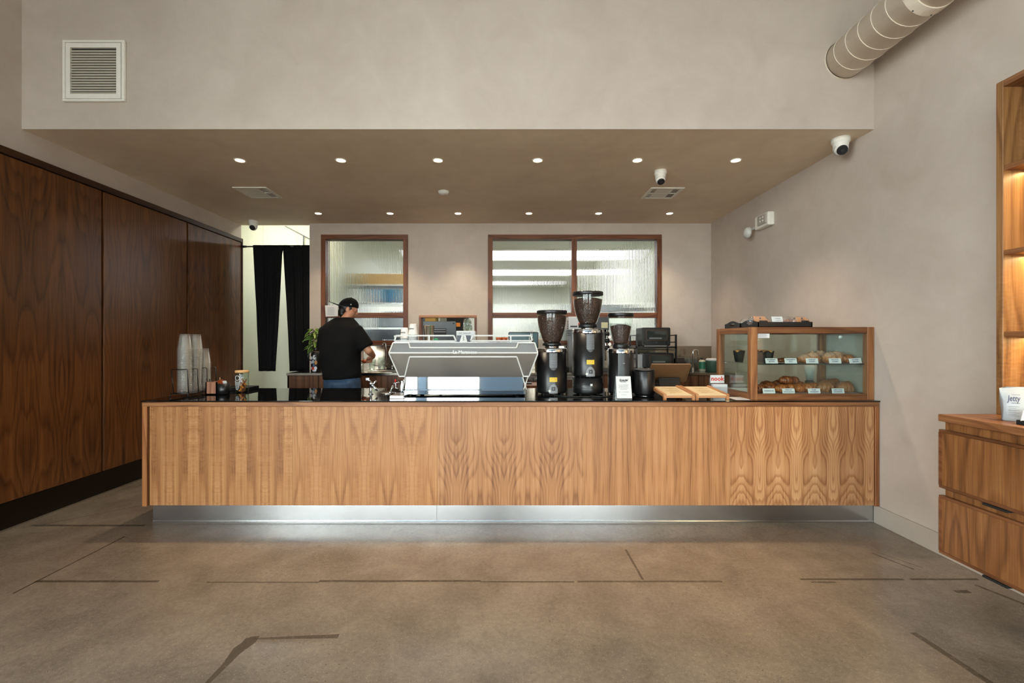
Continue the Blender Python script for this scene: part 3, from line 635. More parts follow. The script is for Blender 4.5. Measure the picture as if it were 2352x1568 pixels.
# return-air grille on the bulkhead
gx0, gx1, gz0, gz1 = wx(149, YS), wx(291, YS), wz(235.5, YS), wz(95.5, YS)
t_ = thing('wall_grille', 'white louvred return air grille on the bulkhead at upper left', 'vent', ((gx0 + gx1) / 2, YS, gz0)); y = YS
frame4('outer_frame', m_white, t_, gx0, gx1, gz0, gz1, .018, 'Y', y - .022, y, .024, .003)
a = .022; b = .056
frame4('inner_frame', m_white, t_, gx0 + a, gx1 - a - .008, gz0 + a, gz1 - a, b - a, 'Y', y - .018, y - .002)
M().box(gx0 + .01, gx1 - .01, y - .002, y - .0008, gz0 + .01, gz1 - .01).build('backing', m_matte, t_)
n = 17; la, lb = gz0 + b, gz1 - b - .012; m_lou = mat('grille_paint', (178, 172, 156), .5, var=.03)
lv = None
for i in range(n):
    z = la + (lb - la) * i / n; hh = (lb - la) / n
    me = M().prism([(y - .004, z + hh * .62), (y - .014, z), (y - .0155, z + .001), (y - .0145, z + hh * .72), (y - .005, z + hh * .98)], 'X', gx0 + b, gx1 - b - .008).build('louver', m_lou, t_)
# spiral duct
dc = (2.545, 3.487); dr = .142; y0d, y1d = -2.5, YS - .004
t_ = thing('spiral_duct', 'off-white round spiral duct running along the upper right wall into the bulkhead', 'duct', (dc[0], 0, dc[1]))
M().lathe([(dr, y0d), (dr, y1d)], (dc[0], 0, dc[1]), 48, axis='Y').build('pipe', m_duct, t_)
pts = []; pitch = .114; N = int((y1d - .1 + 2.4) / pitch * 28)
for i in range(N + 1):
    ph = 2 * math.pi * i / 28; pts.append((dc[0] + (dr + .001) * math.cos(ph), y1d - .03 - pitch * i / 28, dc[1] + (dr + .001) * math.sin(ph)))
M().tube(pts, .0026, 5).build('spiral_seam', m_duct, t_)
for yy in (2.735, 1.2): M().lathe([(dr, -.034), (dr + .006, -.033), (dr + .006, .033), (dr, .034)], (dc[0], yy, dc[1]), 48, axis='Y', cap=False, sm=False).build('joint_collar', m_duct, t_)
M().lathe([(dr + .004, -.012), (dr + .004, 0)], (dc[0], YS - .001, dc[1]), 48, axis='Y', cap=False).build('wall_flange', m_duct, t_)
for q in (200, 235, 280): M().ell((dc[0] + (dr + .006) * math.cos(math.radians(q)), 2.76, dc[1] + (dr + .006) * math.sin(math.radians(q))), (.005, .005, .005), 8, 6).build('screw', m_dgrey, t_)
for yy in (0.6, 2.2):
    M().tube([(dc[0], yy, dc[1] + dr), (dc[0], yy, ZC)], .005, 6).build('hanger_rod', m_mgrey, t_)
# curtain
rod = thing('curtain_rod', 'thin black tension rod across the doorway beside the panelling', 'curtain rod', (-3.16, YB + .045, wz(567, YB + .04)))
zr = wz(567, YB + .045)
M().tube([(XP - .0, YB + .02, zr), (XO, YB + .02, zr)], .010, 10).build('tube', m_satin, rod); M().lathe([(.018, 0), (.014, .05)], (XP + .012, YB + .02, zr), 12, axis='X').build('end_cap', m_satin, rod)
def curtain(pxs_top, pxs_bot, label, seed, split=None):
    y = YB + .02; zt = zr + .018; zb = wz(852, y); rings = []
    for i in range(30):
        t = i / 29; z = zt + (zb - zt) * t
        e = min(1, t * 1.02); a = wx(pxs_top[0] + (pxs_bot[0] - pxs_top[0]) * e, y); b = wx(pxs_top[1] + (pxs_bot[1] - pxs_top[1]) * (e ** 0.9), y)
        fr = []
        for j in range(41):
            s = j / 40; fold = (.020 * math.sin(s * 17 + seed + 1.2 * math.sin(t * 2 + seed)) + .010 * math.sin(s * 37 + seed * 2 + t * 2)) * min(1, .15 + t * 1.4) + .008 * mnoise.noise(Vector((s * 4, t * 5, seed)))
            fr.append((a + (b - a) * s, y - .012 + fold, z))
        rings.append(fr + [(p[0], p[1] + .004 + (.020 if t < .05 else 0), p[2]) for p in fr[::-1]])
    o = M().loft(rings).build('curtain', m_linen); tag(o, label, 'curtain', 'black doorway curtain halves')
    h = M()
    for t0 in ((.955, 1.0),):
        za, zb_ = zt + (zb - zt) * t0[0], zb - .001; a, b = wx(pxs_bot[0] + .4, y), wx(pxs_bot[1] - .4, y)
        h.box(a, b, y - .030, y - .026, zb_, za)
    return o
curtain((581.5, 650), (594, 635), 'left half of the black linen doorway curtain', 1.0)
curtain((650, 713), (667, 713), 'right half of the black linen doorway curtain', 4.0)
# right-hand floating cabinet and lit shelving
YF, XC, ZT = 2.378, 2.253, .984
cab = thing('drawer_cabinet', 'floating walnut drawer cabinet along the right wall', 'cabinet', (2.5, 1.5, .26))
yn = 0.35
M().box(XC + .025, XR - .002, yn, YF - .012, .275, ZT - .036).build('carcass', m_draw, cab)
M().box(XC - .004, XR - .001, yn, YF, ZT - .036, ZT).build('top', m_wal_y, cab, .003, 1)
m_edge = wood('drawer_edge', (66, 36, 18), (100, 59, 32), (128, 82, 50), 'Y', 0, .3, 50, 0, .4, 35.0)
for k, (z0, z1) in enumerate(((.602, .905), (.261, .563))):
    for (ya, yb) in ((1.42, YF), (yn, 1.41)):
        d = M().box(XC + .006, XC + .024, ya + .014, yb - .014, z0 + .014, z1 - .014).build('drawer', m_draw, cab)
        M().box(XC, XC + .026, ya, yb, z0, z0 + .014).box(XC, XC + .026, ya, yb, z1 - .014, z1).builds('edge_rail', m_edge, d, .002, 1)
        M().box(XC, XC + .026, ya, ya + .014, z0 + .014, z1 - .014).box(XC, XC + .026, yb - .014, yb, z0 + .014, z1 - .014).builds('edge_stile', m_edge, d)
        zc = z1 + .010 if False else z0 - .006
        M().box(XC - .004, XC + .03, (2.05 if yb > 2 else .9), (2.155 if yb > 2 else 1.0), z0 - .012, z0 - .002).build('finger_pull', m_matte, d)
XS = 2.553; YI = YF - .034; zs_top = 2.707
sh = thing('display_shelving', 'tall walnut display shelving with warm strip lights above the drawer cabinet', 'shelving', (2.66, 1.5, ZT))
M().box(XS, XR - .002, YI, YF, ZT, zs_top).build('side_panel', m_honey, sh, .002, 1)
M().box(XR - .02, XR - .002, yn, YI, ZT, zs_top).build('back_panel', m_honey, sh)
M().box(XS, XR - .002, yn, YI, zs_top - .034, zs_top).build('top_board', m_wal_y, sh, .002, 1)
M().box(XS, XR - .002, yn - .034, yn, ZT, zs_top).build('side_panel', m_honey, sh)
m_strip = emis('strip_led', (255, 206, 120), 5.0)
for z in (2.255, 1.819, 1.40):
    b = M().box(XS + .006, XR - .02, yn, YI, z - .012, z + .014).build('shelf', m_wal_y, sh, .002, 1)
    M().box(XR - .05, XR - .04, yn, YI - .01, z - .0145, z - .0125).build('led_strip', m_strip, b)
    light('shelf_strip', 'AREA', (XR - .10, (yn + YI) / 2, z - .02), (0, 0, 0), STRIP_W, (1.0, .74, .36), shape='RECTANGLE', size=.03, size_y=YI - yn - .02)
# coffee bag and sign on the cabinet
bag = thing('coffee_bag', 'white coffee bag with script lettering standing on the drawer cabinet', 'bag', (2.425, 2.165, ZT))
rings = []
for z, hw, hd in ((0, .052, .030), (.004, .056, .032), (.05, .057, .032), (.10, .060, .026), (.140, .063, .010), (.155, .062, .003)):
    rings.append([(2.425 + hw * math.copysign(abs(math.cos(q)) ** .3, math.cos(q)) + .003 * math.sin(z * 90 + 3 * q), 2.165 + hd * math.copysign(abs(math.sin(q)) ** .6, math.sin(q)) + .002 * math.sin(z * 130 + 5 * q), ZT + z + (.008 * math.cos(q - 1) if z > .14 else 0)) for q in [2 * math.pi * i / 28 for i in range(28)]])
M().loft(rings).build('pouch', mat('bag_paper', (166, 170, 174), .55, var=.03), bag)
text('Jetty', .040, (2.402, 2.131, ZT + .108), m_navy, bag, shear=.12, name='lettering', xs=.55)
bl = M(); bl.box(2.394, 2.422, 2.130, 2.1305, ZT + .126, ZT + .1272).box(2.394, 2.422, 2.130, 2.1305, ZT + .086, ZT + .0875).build('rule_lines', m_navy, bag)
bl = M()
for i, z in enumerate((.070, .062, .054, .049, .041, .033, .026)): bl.box(2.384, 2.384 + (.026 if i % 2 else .036), 2.1285, 2.129, ZT + z, ZT + z + .0015)
bl.build('small_print', m_greyink, bag)
bag.rotation_euler = (0, 0, math.radians(-36)); bag.location.x += .008
sg = thing('tabletop_sign', 'white information card in a black base in front of the coffee bag', 'sign', (2.37, 2.07, ZT))
M().box(2.330, 2.46, 2.045, 2.085, ZT, ZT + .020).build('base', m_matte, sg, .002, 1)
M().prism([(2.329, ZT + .018), (2.455, ZT + .018), (2.455, ZT + .066), (2.341, ZT + .066)], 'Y', 2.063, 2.066).build('card', m_paper, sg)
bl = M()
for i in range(5): bl.box(2.357 + .002 * i, 2.44, 2.0622, 2.0627, ZT + .028 + .006 * i, ZT + .0295 + .006 * i)
bl.build('print_lines', m_navy, sg)
# ------------------------------------------------------------------ service counter
FY, CT = 3.383, 0.922                                    # panel face depth, counter height
XA, XZ = wx(326, FY), 2.768
ctr = thing('service_counter', 'long walnut panelled service counter on a steel kick plate', 'counter', (0, 3.8, 0))
M().box(XA + .02, XZ - .01, FY + .03, 4.27, .145, CT - .045).build('carcass', m_cab, ctr)
M().box(XA, XZ, FY, FY + .05, CT - .043, CT - .011).build('top_rail', m_rail, ctr, .0015, 1)
M().box(XA, XZ, FY + .05, 4.28, CT - .040, CT - .011).build('sub_top', m_cab, ctr)
pz0, pz1 = .142, CT - .045
pe = [341.5, 671.5, 1005, 1341, 1678.5, 2009.5]
for i, (a, b) in enumerate(zip(pe, pe[1:])):
    M().box(wx(a, FY) + .0022, wx(b, FY) - .0022, FY + .006, FY + .026, pz0, pz1).build('front_panel', m_panel[i], ctr, .001, 1)
m_light_edge = mat('veneer_edge', (206, 160, 112), .5)
for a in pe[1:-1]: M().box(wx(a, FY) - .0016, wx(a, FY) + .0016, FY + .010, FY + .02, pz0, pz1).build('edge_strip', m_light_edge, ctr)
m_endz = wood('walnut_end', (96, 56, 30), (146, 92, 54), (180, 124, 78), 'Z', 0, .2, 50, 0, .4, 41.0)
M().box(XA, wx(337, FY), FY, 4.28, pz0 - .006, pz1 + .003).build('end_panel', m_endz, ctr, .0015, 1)
M().box(wx(2010.5, FY), XZ, FY, 4.28, pz0 - .006, pz1 + .003).build('end_panel', m_endz, ctr, .0015, 1)
for a, b in ((wx(352, 3.431), wx(1002.8, 3.431)), (wx(1003.4, 3.431), XR - .015)):
    M().box(a, b, 3.431, 3.45, .012, pz0).prism([(3.425, .0), (3.4315, .0), (3.4315, .014), (3.428, .014), (3.425, .008)], 'X', a, b).build('kick_plate', m_kick, ctr)
M().box(wx(352, 3.431), wx(352, 3.431) + .02, 3.45, 4.2, .0, pz0).build('kick_return', m_kick, ctr)
tag(M().box(XA - .006, XZ + .003, FY - .006, 4.30, CT - .010, CT).build('countertop', m_stone, None, .003, 2), 'polished black stone countertop on the walnut service counter', 'countertop')

# ------------------------------------------------------------------ back counter along the rear wall
BY, BT = 5.54, .980
m_btop = steel('worktop_steel', (150, 144, 134), .16)
for k, (doors, lab) in enumerate((((660, 731, 860.5), 'walnut back cabinet at the left end under the plant'), ((860.5, 1000, 1120), 'walnut back cabinet behind the espresso machine'),
                   ((1330, 1465, 1605), 'walnut back cabinet under the toaster rack'), ((1605, 1684), 'walnut back cabinet at the right wall'))):
    xa, xb = wx(doors[0], BY), min(wx(doors[-1], BY), XR - .004)
    c = thing('base_cabinet', lab, 'cabinet', ((xa + xb) / 2, BY, 0), 'base cabinets under the rear worktop')
    M().box(xa, xb, BY + .02, YB - .005, .10, BT - .03).build('carcass', m_cab, c); M().box(xa, xb, BY + .06, BY + .08, 0, .10).build('toe_kick', m_matte, c)
    for a, b in zip(doors, doors[1:]): M().box(wx(a, BY) + .004, min(wx(b, BY), XR - .004) - .004, BY, BY + .018, .11, BT - .034).build('door', m_cab, c, .001, 1)
    if k == 0: M().box(xa, xa + .02, BY, YB - .005, .10, BT - .03).build('end_panel', m_cab, c)
fr = thing('undercounter_fridge', 'stainless under-counter fridge behind the middle grinder', 'fridge', (.3, BY, 0))
xa, xb = wx(1120, BY), wx(1330, BY)
M().box(xa, xb, BY + .02, YB - .005, .08, BT - .03).build('cabinet', m_grey, fr)
for a, b in ((xa + .006, (xa + xb) / 2 - .004), ((xa + xb) / 2 + .004, xb - .006)):
    d = M().box(a, b, BY - .01, BY + .018, .12, BT - .05).build('door', m_steel, fr, .003, 1)
    M().box(a + .05, b - .05, BY - .03, BY - .01, BT - .10, BT - .08).build('handle', m_chrome, d)
tag(M().box(wx(659, BY), XR - .003, BY - .015, YB - .004, BT - .03, BT).build('rear_worktop', m_btop, None, .002, 1), 'stainless steel worktop along the rear wall', 'worktop')
tag(M().box(wx(836, YB), XR - .002, YB - .012, YB - .001, BT + .001, 1.300).build('backsplash', m_splash, None, .001, 1), 'brushed steel backsplash below the fluted windows', 'backsplash')

# ------------------------------------------------------------------ left end of the counter
def cup_mesh():
    mb = M(); R, r, h = .052, .034, .128
    mb.lathe([(.002, h), (r, h), (r + .001, h - .003), (R - .0025, .008), (R, .006), (R + .001, .003), (R, 0), (R - .003, .002)], (0, 0, 0), 20, cap=False)
    return mb
rack = thing('cup_rack', 'black wire rack holding stacks of clear cups at the left counter end', 'rack', (-2.60, 3.74, CT))
RX0, RX1, RY0, RY1, RZ = -2.665, -2.525, 3.60, 3.97, CT + .026
base = M()
for x in (RX0, RX1): base.tube([(x, RY0, RZ), (x, RY1, RZ)], .004, 6)
for yy in (RY0, 3.66, 3.72, 3.78, 3.84, 3.90, RY1): base.tube([(RX0, yy, RZ), (RX1, yy, RZ)], .004 if yy in (RY0, RY1) else .0025, 6)
base.build('base_tray', m_wire, rack)
for x in (RX0, RX1):
    for yy in (RY0, RY1): M().tube([(x, yy, CT), (x, yy, RZ)], .004, 6).build('foot', m_wire, rack)
for yy in (3.605, 3.72, 3.835, 3.955):
    s_ = .012
    M().tube([(RX0 + .022, yy, RZ), (RX0 + .006, yy, RZ + .185), (RX0 + .010, yy, RZ + .192), (RX1 - .012, yy, RZ + .192), (RX1 - .008, yy, RZ + .185), (RX1 - .0, yy, RZ)], .0036, 6).build('divider_loop', m_wire, rack)
cup0 = cup_mesh().data('clear_cup'); cup0.materials.append(m_cup)
for si, (yy, n, lab, lean) in enumerate(((3.662, 27, 'front', .0), (3.776, 27, 'middle', .012), (3.893, 18, 'rear', .0))):
    for i in range(n):
        o = bpy.data.objects.new('clear_cup', cup0); C.objects.link(o); t_ = i / 27
        o.location = (-2.595 + lean * t_ * t_ + random.uniform(-.0006, .0006), yy + random.uniform(-.0006, .0006), RZ + .005 + i * .0131)
        tag(o, 'upside-down clear plastic cup nested in the %s stack of the black wire rack' % lab, 'cup', '%s stack of clear cups' % lab)
px_ = thing('pen_box', 'square walnut box holding black pens beside the cup rack', 'pen holder', (-2.44, 3.80, CT))
x0, x1, y0, y1 = wx(472, 3.755), wx(498, 3.755), 3.755, 3.85
M().box(x0, x1, y0, y0 + .009, CT, CT + .106).box(x0, x1, y1 - .009, y1, CT, CT + .106).box(x0, x0 + .009, y0, y1, CT, CT + .106).box(x1 - .009, x1, y0, y1, CT, CT + .106).box(x0, x1, y0, y1, CT, CT + .01).build('box', wood('pen_box_walnut', (96, 56, 40), (150, 100, 76), (190, 142, 112), 'Z', 0, .5, 40, 0, .5, 44), px_)
for a, b in (((x0 + .02, y0 + .03, CT + .02), (x0 - .006, y0 + .02, CT + .135)), ((x0 + .03, y0 + .05, CT + .02), (x0 + .012, y0 + .03, CT + .128)), ((x0 + .04, y0 + .06, CT + .02), (x0 + .026, y0 + .045, CT + .118))):
    o = M().tube([a, b], .0045, 8).build('pen', m_black); tag(o, 'black pen leaning %s in the walnut pen box' % ('furthest left' if a[0] < x0 + .025 else ('between two others' if a[0] < x0 + .035 else 'nearest the box centre')), 'pen', 'pens in the walnut box')
bc = thing('black_cup', 'small round black cup of picks and sugar packets', 'cup', (wx(512.5, 3.80), 3.80, CT)); cx_ = wx(512.5, 3.80)
M().lathe([(.040, 0), (.049, .006), (.050, .092), (.046, .092), (.044, .012), (.002, .01)], (cx_, 3.80, CT), 28).build('body', m_satin, bc)
for k in range(7):
    q = k * 2.1; o = M().box(-.013, .013, -.0015, .0015, -.020, .016).build('sugar_packet', (m_paper, m_kraft, m_amber)[k % 3]); o.location = (cx_ + .022 * math.cos(q), 3.80 + .02 * math.sin(q), CT + .080 + .004 * (k % 3)); o.rotation_euler = (.5 * math.cos(q), .6 * math.sin(k), q)
    tag(o, ('white', 'kraft brown', 'reddish brown')[k % 3] + ' sugar packet sticking out of the small black cup', 'sugar packet', 'packets in the black cup: ' + ('white', 'brown', 'red')[k % 3])
tag(M().tube([(cx_ - .005, 3.79, CT + .02), (cx_ - .018, 3.785, CT + .142)], .002, 6).build('wooden_stick', m_bamboo), 'thin wooden stirrer standing in the black cup', 'stirrer')
jr = thing('treat_jar', 'glass jar with bamboo lid and white printed rings full of dried orange twists', 'jar', (wx(556, 3.93), 3.93, CT)); jx = wx(556, 3.93)
M().lathe([(.050, 0), (.052, .004), (.052, .165), (.049, .172), (.0475, .172), (.0495, .160), (.0495, .006), (.002, .005)], (jx, 3.93, CT), 32).build('glass_body', m_glass, jr)
M().lathe([(.002, .172), (.053, .172), (.054, .176), (.054, .188), (.051, .191), (.002, .191)], (jx, 3.93, CT), 32).build('lid', m_bamboo, jr)
for k, (zz, ww, hh) in enumerate(((.128, .022, .020), (.104, .025, .012), (.092, .024, .011), (.080, .022, .010), (.068, .019, .010), (.054, .015, .010), (.040, .011, .010))):
    pts = []
    for i in range(25):
        q = 2 * math.pi * i / 24 if k == 0 else math.pi + math.pi * i / 24
        th = -math.pi / 2 - .25 + ww * math.cos(q) / .0525; pts.append((jx + .0525 * math.cos(th), 3.93 + .0525 * math.sin(th), CT + zz + hh * math.sin(q)))
    M().tube(pts, .0026, 6).build('printed_ring', m_paper, jr)
for q in range(5):
    th = -math.pi / 2 - .25 + .010 * math.cos(q * 1.257) / .0525; M().ell((jx + .0525 * math.cos(th), 3.93 + .0525 * math.sin(th), CT + .128 + .009 * math.sin(q * 1.257)), (.005, .002, .005), 8, 6).build('printed_dot', m_ink, jr)
for k in range(22):
    q = 2.399 * k; rr = .008 + .022 * ((k * .618) % 1); zz = .014 + .0042 * k
    pts = [(jx + rr * math.cos(q) + .010 * math.cos(q + 1 + t * 2.6), 3.93 + rr * math.sin(q) + .010 * math.sin(q + 1 + t * 2.6), CT + zz + .016 * math.sin(t * 3 + k)) for t in [i / 6 * 1.3 for i in range(7)]]
    o = M().tube(pts, [.003, .005, .006, .006, .006, .005, .003], 6).build('dried_twist', (m_croi, m_orange, m_deep)[k % 3]); tag(o, ('golden', 'bright orange', 'dark brown')[k % 3] + ' dried twist inside the glass jar with the bamboo lid', 'snack', ('golden', 'orange', 'brown')[k % 3] + ' twists in the treat jar')
dt = thing('slotted_tray', 'flat black slotted tray lying behind the treat jar', 'tray', (-2.33, 4.14, CT))
tx0, tx1 = wx(522, 4.14), wx(581, 4.14)
M().box(tx0, tx1, 4.05, 4.055, CT, CT + .03).box(tx0, tx1, 4.235, 4.24, CT, CT + .03).box(tx0, tx0 + .005, 4.05, 4.24, CT, CT + .03).box(tx1 - .005, tx1, 4.05, 4.24, CT, CT + .03).box(tx0, tx1, 4.05, 4.24, CT, CT + .004).build('pan', m_satin, dt)
for i in range(11): M().box(tx0 + .012 + i * .019, tx0 + .020 + i * .019, 4.055, 4.235, CT + .024, CT + .027).build('slat', m_steel, dt)

# ------------------------------------------------------------------ rinser station left of the machine
rs = thing('pitcher_rinser', 'chrome pitcher rinser with crossed tap on the counter left of the machine', 'rinser', (wx(862, 3.85), 3.85, CT))
x = wx(852, 3.80)
M().lathe([(.022, 0), (.022, .006), (.011, .010), (.011, .075), (.014, .078), (.014, .098), (.008, .104)], (x, 3.80, CT), 16).build('post', m_chrome, rs)
M().tube([(x, 3.80, CT + .09), (x - .010, 3.79, CT + .112), (x - .016, 3.785, CT + .125)], .009, 10).box(x - .034, x - .006, 3.77, 3.80, CT + .118, CT + .138).build('head', m_chrome, rs)
M().tube([(x + .006, 3.80, CT + .068), (x + .044, 3.80, CT + .112)], .0075, 10).build('lever', m_chrome, rs)
M().tube([(x + .010, 3.80, CT + .075), (x + .056, 3.80, CT + .030)], .009, 10).build('spout', m_chrome, rs)
M().lathe([(.062, 0), (.062, .006), (.052, .008), (.048, .003), (.002, .002)], (x + .13, 3.86, CT), 28).build('basin_rim', m_steel, rs)
wd = thing('steam_wand', 'slim steel wand with a bright red tip beside the machine', 'wand', (wx(902, 3.9), 3.9, CT)); x = wx(896, 3.90)
M().lathe([(.018, 0), (.018, .008), (.010, .012)], (x, 3.90, CT), 14).build('foot', m_chrome, wd); M().tube([(x, 3.90, CT + .01), (x + .026, 3.90, CT + .062)], .008, 10).build('sleeve', m_steel, wd)
M().tube([(x + .026, 3.90, CT + .062), (x + .044, 3.90, CT + .098)], .003, 8).build('rod', m_chrome, wd); M().ell((x + .046, 3.90, CT + .104), (.009, .009, .013), 12, 8).build('tip', m_redplastic, wd)
kb = thing('steel_tray', 'small stainless tray on the counter beside the espresso machine base', 'tray', (wx(911, 3.55), 3.58, CT)); x0, x1 = wx(896, 3.52), wx(929, 3.52)
M().box(x0, x1, 3.50, 3.72, CT, CT + .022).build('pan', m_steel, kb, .003, 1); M().box(x0 + .006, x1 - .006, 3.505, 3.715, CT + .022, CT + .024).build('grate', m_grey, kb)
pt = thing('milk_pitcher', 'chrome milk pitcher beside the left foot of the espresso machine', 'pitcher', (wx(925, 3.95), 3.95, CT)); x = wx(925, 3.95)
M().lathe([(.038, 0), (.040, .006), (.038, .05), (.030, .09), (.034, .105), (.031, .105), (.028, .09), (.035, .05), (.036, .01), (.002, .008)], (x, 3.95, CT), 24).build('body', m_chrome, pt)
M().tube([(x - .030, 3.95, CT + .088), (x - .062, 3.95, CT + .08), (x - .060, 3.95, CT + .035), (x - .036, 3.95, CT + .03)], .004, 8).build('handle', m_chrome, pt)

# ------------------------------------------------------------------ espresso machine (its back faces the room)
esp = thing('espresso_machine', 'large polished espresso machine with white edge frames on the counter', 'espresso machine', (-.35, 4.0, CT))
YR, YT, YL = 3.66, 3.705, 3.72                            # ridge, top edge, lower body depths
zr_, zt_, zm_, zl_ = wz(810, YR), wz(786, YT), wz(865.5, YL), wz(893.5, YL)
xrl, xrr = wx(893, YR), wx(1236, YR); xtl, xtr = wx(902, YT), wx(1229, YT); xml, xmr = wx(916, YL), wx(1216, YL)
def slab(pts, n, th):                                     # thin plate from a planar polygon
    nn = Vector(n).normalized() * th; a = [Vector(p) for p in pts]; b = [p + nn for p in a]
    return [a, b]
def plate(mb, pts, th=.004):
    a = [Vector(p) for p in pts]; nn = (a[1] - a[0]).cross(a[2] - a[0]).normalized()
    if nn.y < 0: nn = -nn
    mb.loft([a, [p + nn * th for p in a]], sm=False); return mb
yb = 4.28
M().loft([[(xml + .03, YL + .01, zm_ + .004), (xmr - .03, YL + .01, zm_ + .004), (xmr - .03, yb, zm_ + .004), (xml + .03, yb, zm_ + .004)],
          [(xrl + .02, YR + .014, zr_), (xrr - .02, YR + .014, zr_), (xrr - .02, yb, zr_), (xrl + .02, yb, zr_)],
          [(xtl + .008, YT + .006, zt_ - .004), (xtr - .008, YT + .006, zt_ - .004), (xtr - .008, yb, zt_ - .004), (xtl + .008, yb, zt_ - .004)]], sm=False).build('body', m_grey, esp)
plate(M(), [(xrl, YR, zr_), (xrr, YR, zr_), (xtr, YT, zt_), (xtl, YT, zt_)]).build('upper_panel', m_mirror, esp)
plate(M(), [(xml, YL, zm_), (xmr, YL, zm_), (xrr, YR, zr_), (xrl, YR, zr_)]).build('middle_panel', m_grey, esp)
def bar(mb, a, b, wdt=.007, th=.006):                      # flat edge bar between two points on a panel
    a, b = Vector(a), Vector(b); d = (b - a).normalized(); n = d.cross(Vector((0, 1, 0)))
    if n.length < 1e-4: n = Vector((0, 0, 1))
    n.normalize(); f = Vector((0, -th, 0)); k = n * wdt
    mb.loft([[a - k, a + k, a + k + f, a - k + f], [b - k, b + k, b + k + f, b - k + f]], sm=False); return mb
def up(px, py):  # point on the upper panel
    t = (810 - py) / 24.0; Y = YR + (YT - YR) * t; return (wx(px, Y), Y, wz(py, Y))
def md(px, py):
    t = (py - 810) / 55.5; Y = YR + (YL - YR) * t; return (wx(px, Y), Y, wz(py, Y))
mb = M()
for a, b in (((894, 809), (903, 787)), ((903, 787), (939, 787)), ((939, 787), (942, 798)), ((942, 798), (1186, 798)), ((1186, 798), (1190, 787)), ((1190, 787), (1228, 787)), ((1228, 787), (1235, 809))): bar(mb, up(*a), up(*b), .0048)
mb.build('upper_edge_frame', m_alu, esp)
mb = M(); bar(mb, up(893, 810), up(1236, 810), .0048, .008); mb.build('ridge_bar', m_alu, esp)
mb = M()
for a, b in (((894, 812), (917, 864)), ((917, 864), (930, 864)), ((930, 864), (941, 819)), ((941, 819), (1187, 819)), ((1187, 819), (1202, 864)), ((1202, 864), (1215, 864)), ((1215, 864), (1235, 812))): bar(mb, md(*a), md(*b), .0050)
mb.build('lower_edge_frame', m_alu, esp)
xll, xlr = wx(930, YL), wx(1201.5, YL)
M().box(xll, xlr, YL + .002, YL + .012, zl_, zm_ + .004).build('lower_panel', m_mirror, esp)
M().box(xll + .02, xlr - .02, YL + .012, yb, CT + .03, zm_ + .004).build('inner_body', m_satin, esp)
Yb = 3.675; xbl, xbr = wx(928, Yb), wx(1207, Yb)
M().prism([(Yb, CT + .012), (Yb - .002, zl_ - .004), (Yb + .045, zl_ - .001), (YL + .5, zl_ - .001), (YL + .5, CT + .012)], 'X', xbl, xbr).build('drip_base', m_mirror, esp, .002, 1)
for a, b in (((xlr - .004, YL, zm_), (xlr + .026, YL - .03, zl_)), ((xmr - .012, YL, zm_), (xlr + .004, YL - .03, zl_)), ((xll + .004, YL, zm_), (xll - .012, YL - .03, zl_))):
    M().tube([a, b], .006, 6).build('leg_strut', m_alu, esp)
for x in (xbl + .06, xbr - .06):
    for yy in (YL + .04, YL + .42): M().cyl((x, yy, CT), .02, .014, 14).build('foot', m_black, esp)
# cup rails on top
Yc = 3.79
def rail(pts, name='cup_rail'):
    P = [(wx(px, Yc), Yc, wz(py, Yc)) for px, py in pts]; mb = M()
    for a, b in zip(P, P[1:] + P[:1]): bar(mb, a, b, .0058, .006)
    return mb.build(name, m_alu, esp)
rail([(910.5, 770.5), (1042.5, 770.5), (1047.5, 783), (906, 783)]); rail([(1086, 770.5), (1220, 770.5), (1222, 782.5), (1080.5, 782.5)])
for px in (986, 1173): 
    mb = M(); bar(mb, (wx(px, Yc), Yc, wz(785.5, Yc)), (wx(px, Yc), Yc, wz(769, Yc)), .006, .008); mb.build('rail_post', m_alu, esp)
for x in (wx(906, Yc), wx(1222, Yc)):
    M().box(x - .004, x + .004, Yc, 4.26, zt_ + .045, zt_ + .057).build('side_rail', m_alu, esp); M().box(x - .004, x + .004, 4.25, 4.26, zt_ - .004, zt_ + .046).build('rail_post', m_alu, esp)
M().box(wx(905, Yc), wx(1223, Yc), Yc - .01, yb, zt_ - .006, zt_ + .002).build('cup_tray', m_steel, esp)
P = [(wx(a, Yc - .012), Yc - .012, wz(b, Yc - .012)) for a, b in ((1060.5, 770), (1069.5, 770), (1073.5, 785), (1055.5, 785))]
em = plate(M(), P, .012).build('emblem_plate', m_alu, esp)
ex, ez = wx(1064.8, Yc), wz(777, Yc)
M().tube([(ex - .005 * math.cos(t * 2) , Yc - .0145, ez + .018 - t * .0058) for t in [i * .5 for i in range(13)]], .0016, 6).build('emblem_mark', m_ink, em)
M().box(wx(1049, Yc), wx(1081, Yc), Yc + .005, Yc + .02, wz(785, Yc), wz(770, Yc)).build('badge_backing', mat('badge_dark', (30, 32, 48), .4), esp)
text('La Marzocco', .036, (wx(1068, YR - .008), YR - .0145, zr_ + .0045), m_paper, esp, bold=.0012, depth=.001, xs=1.04)
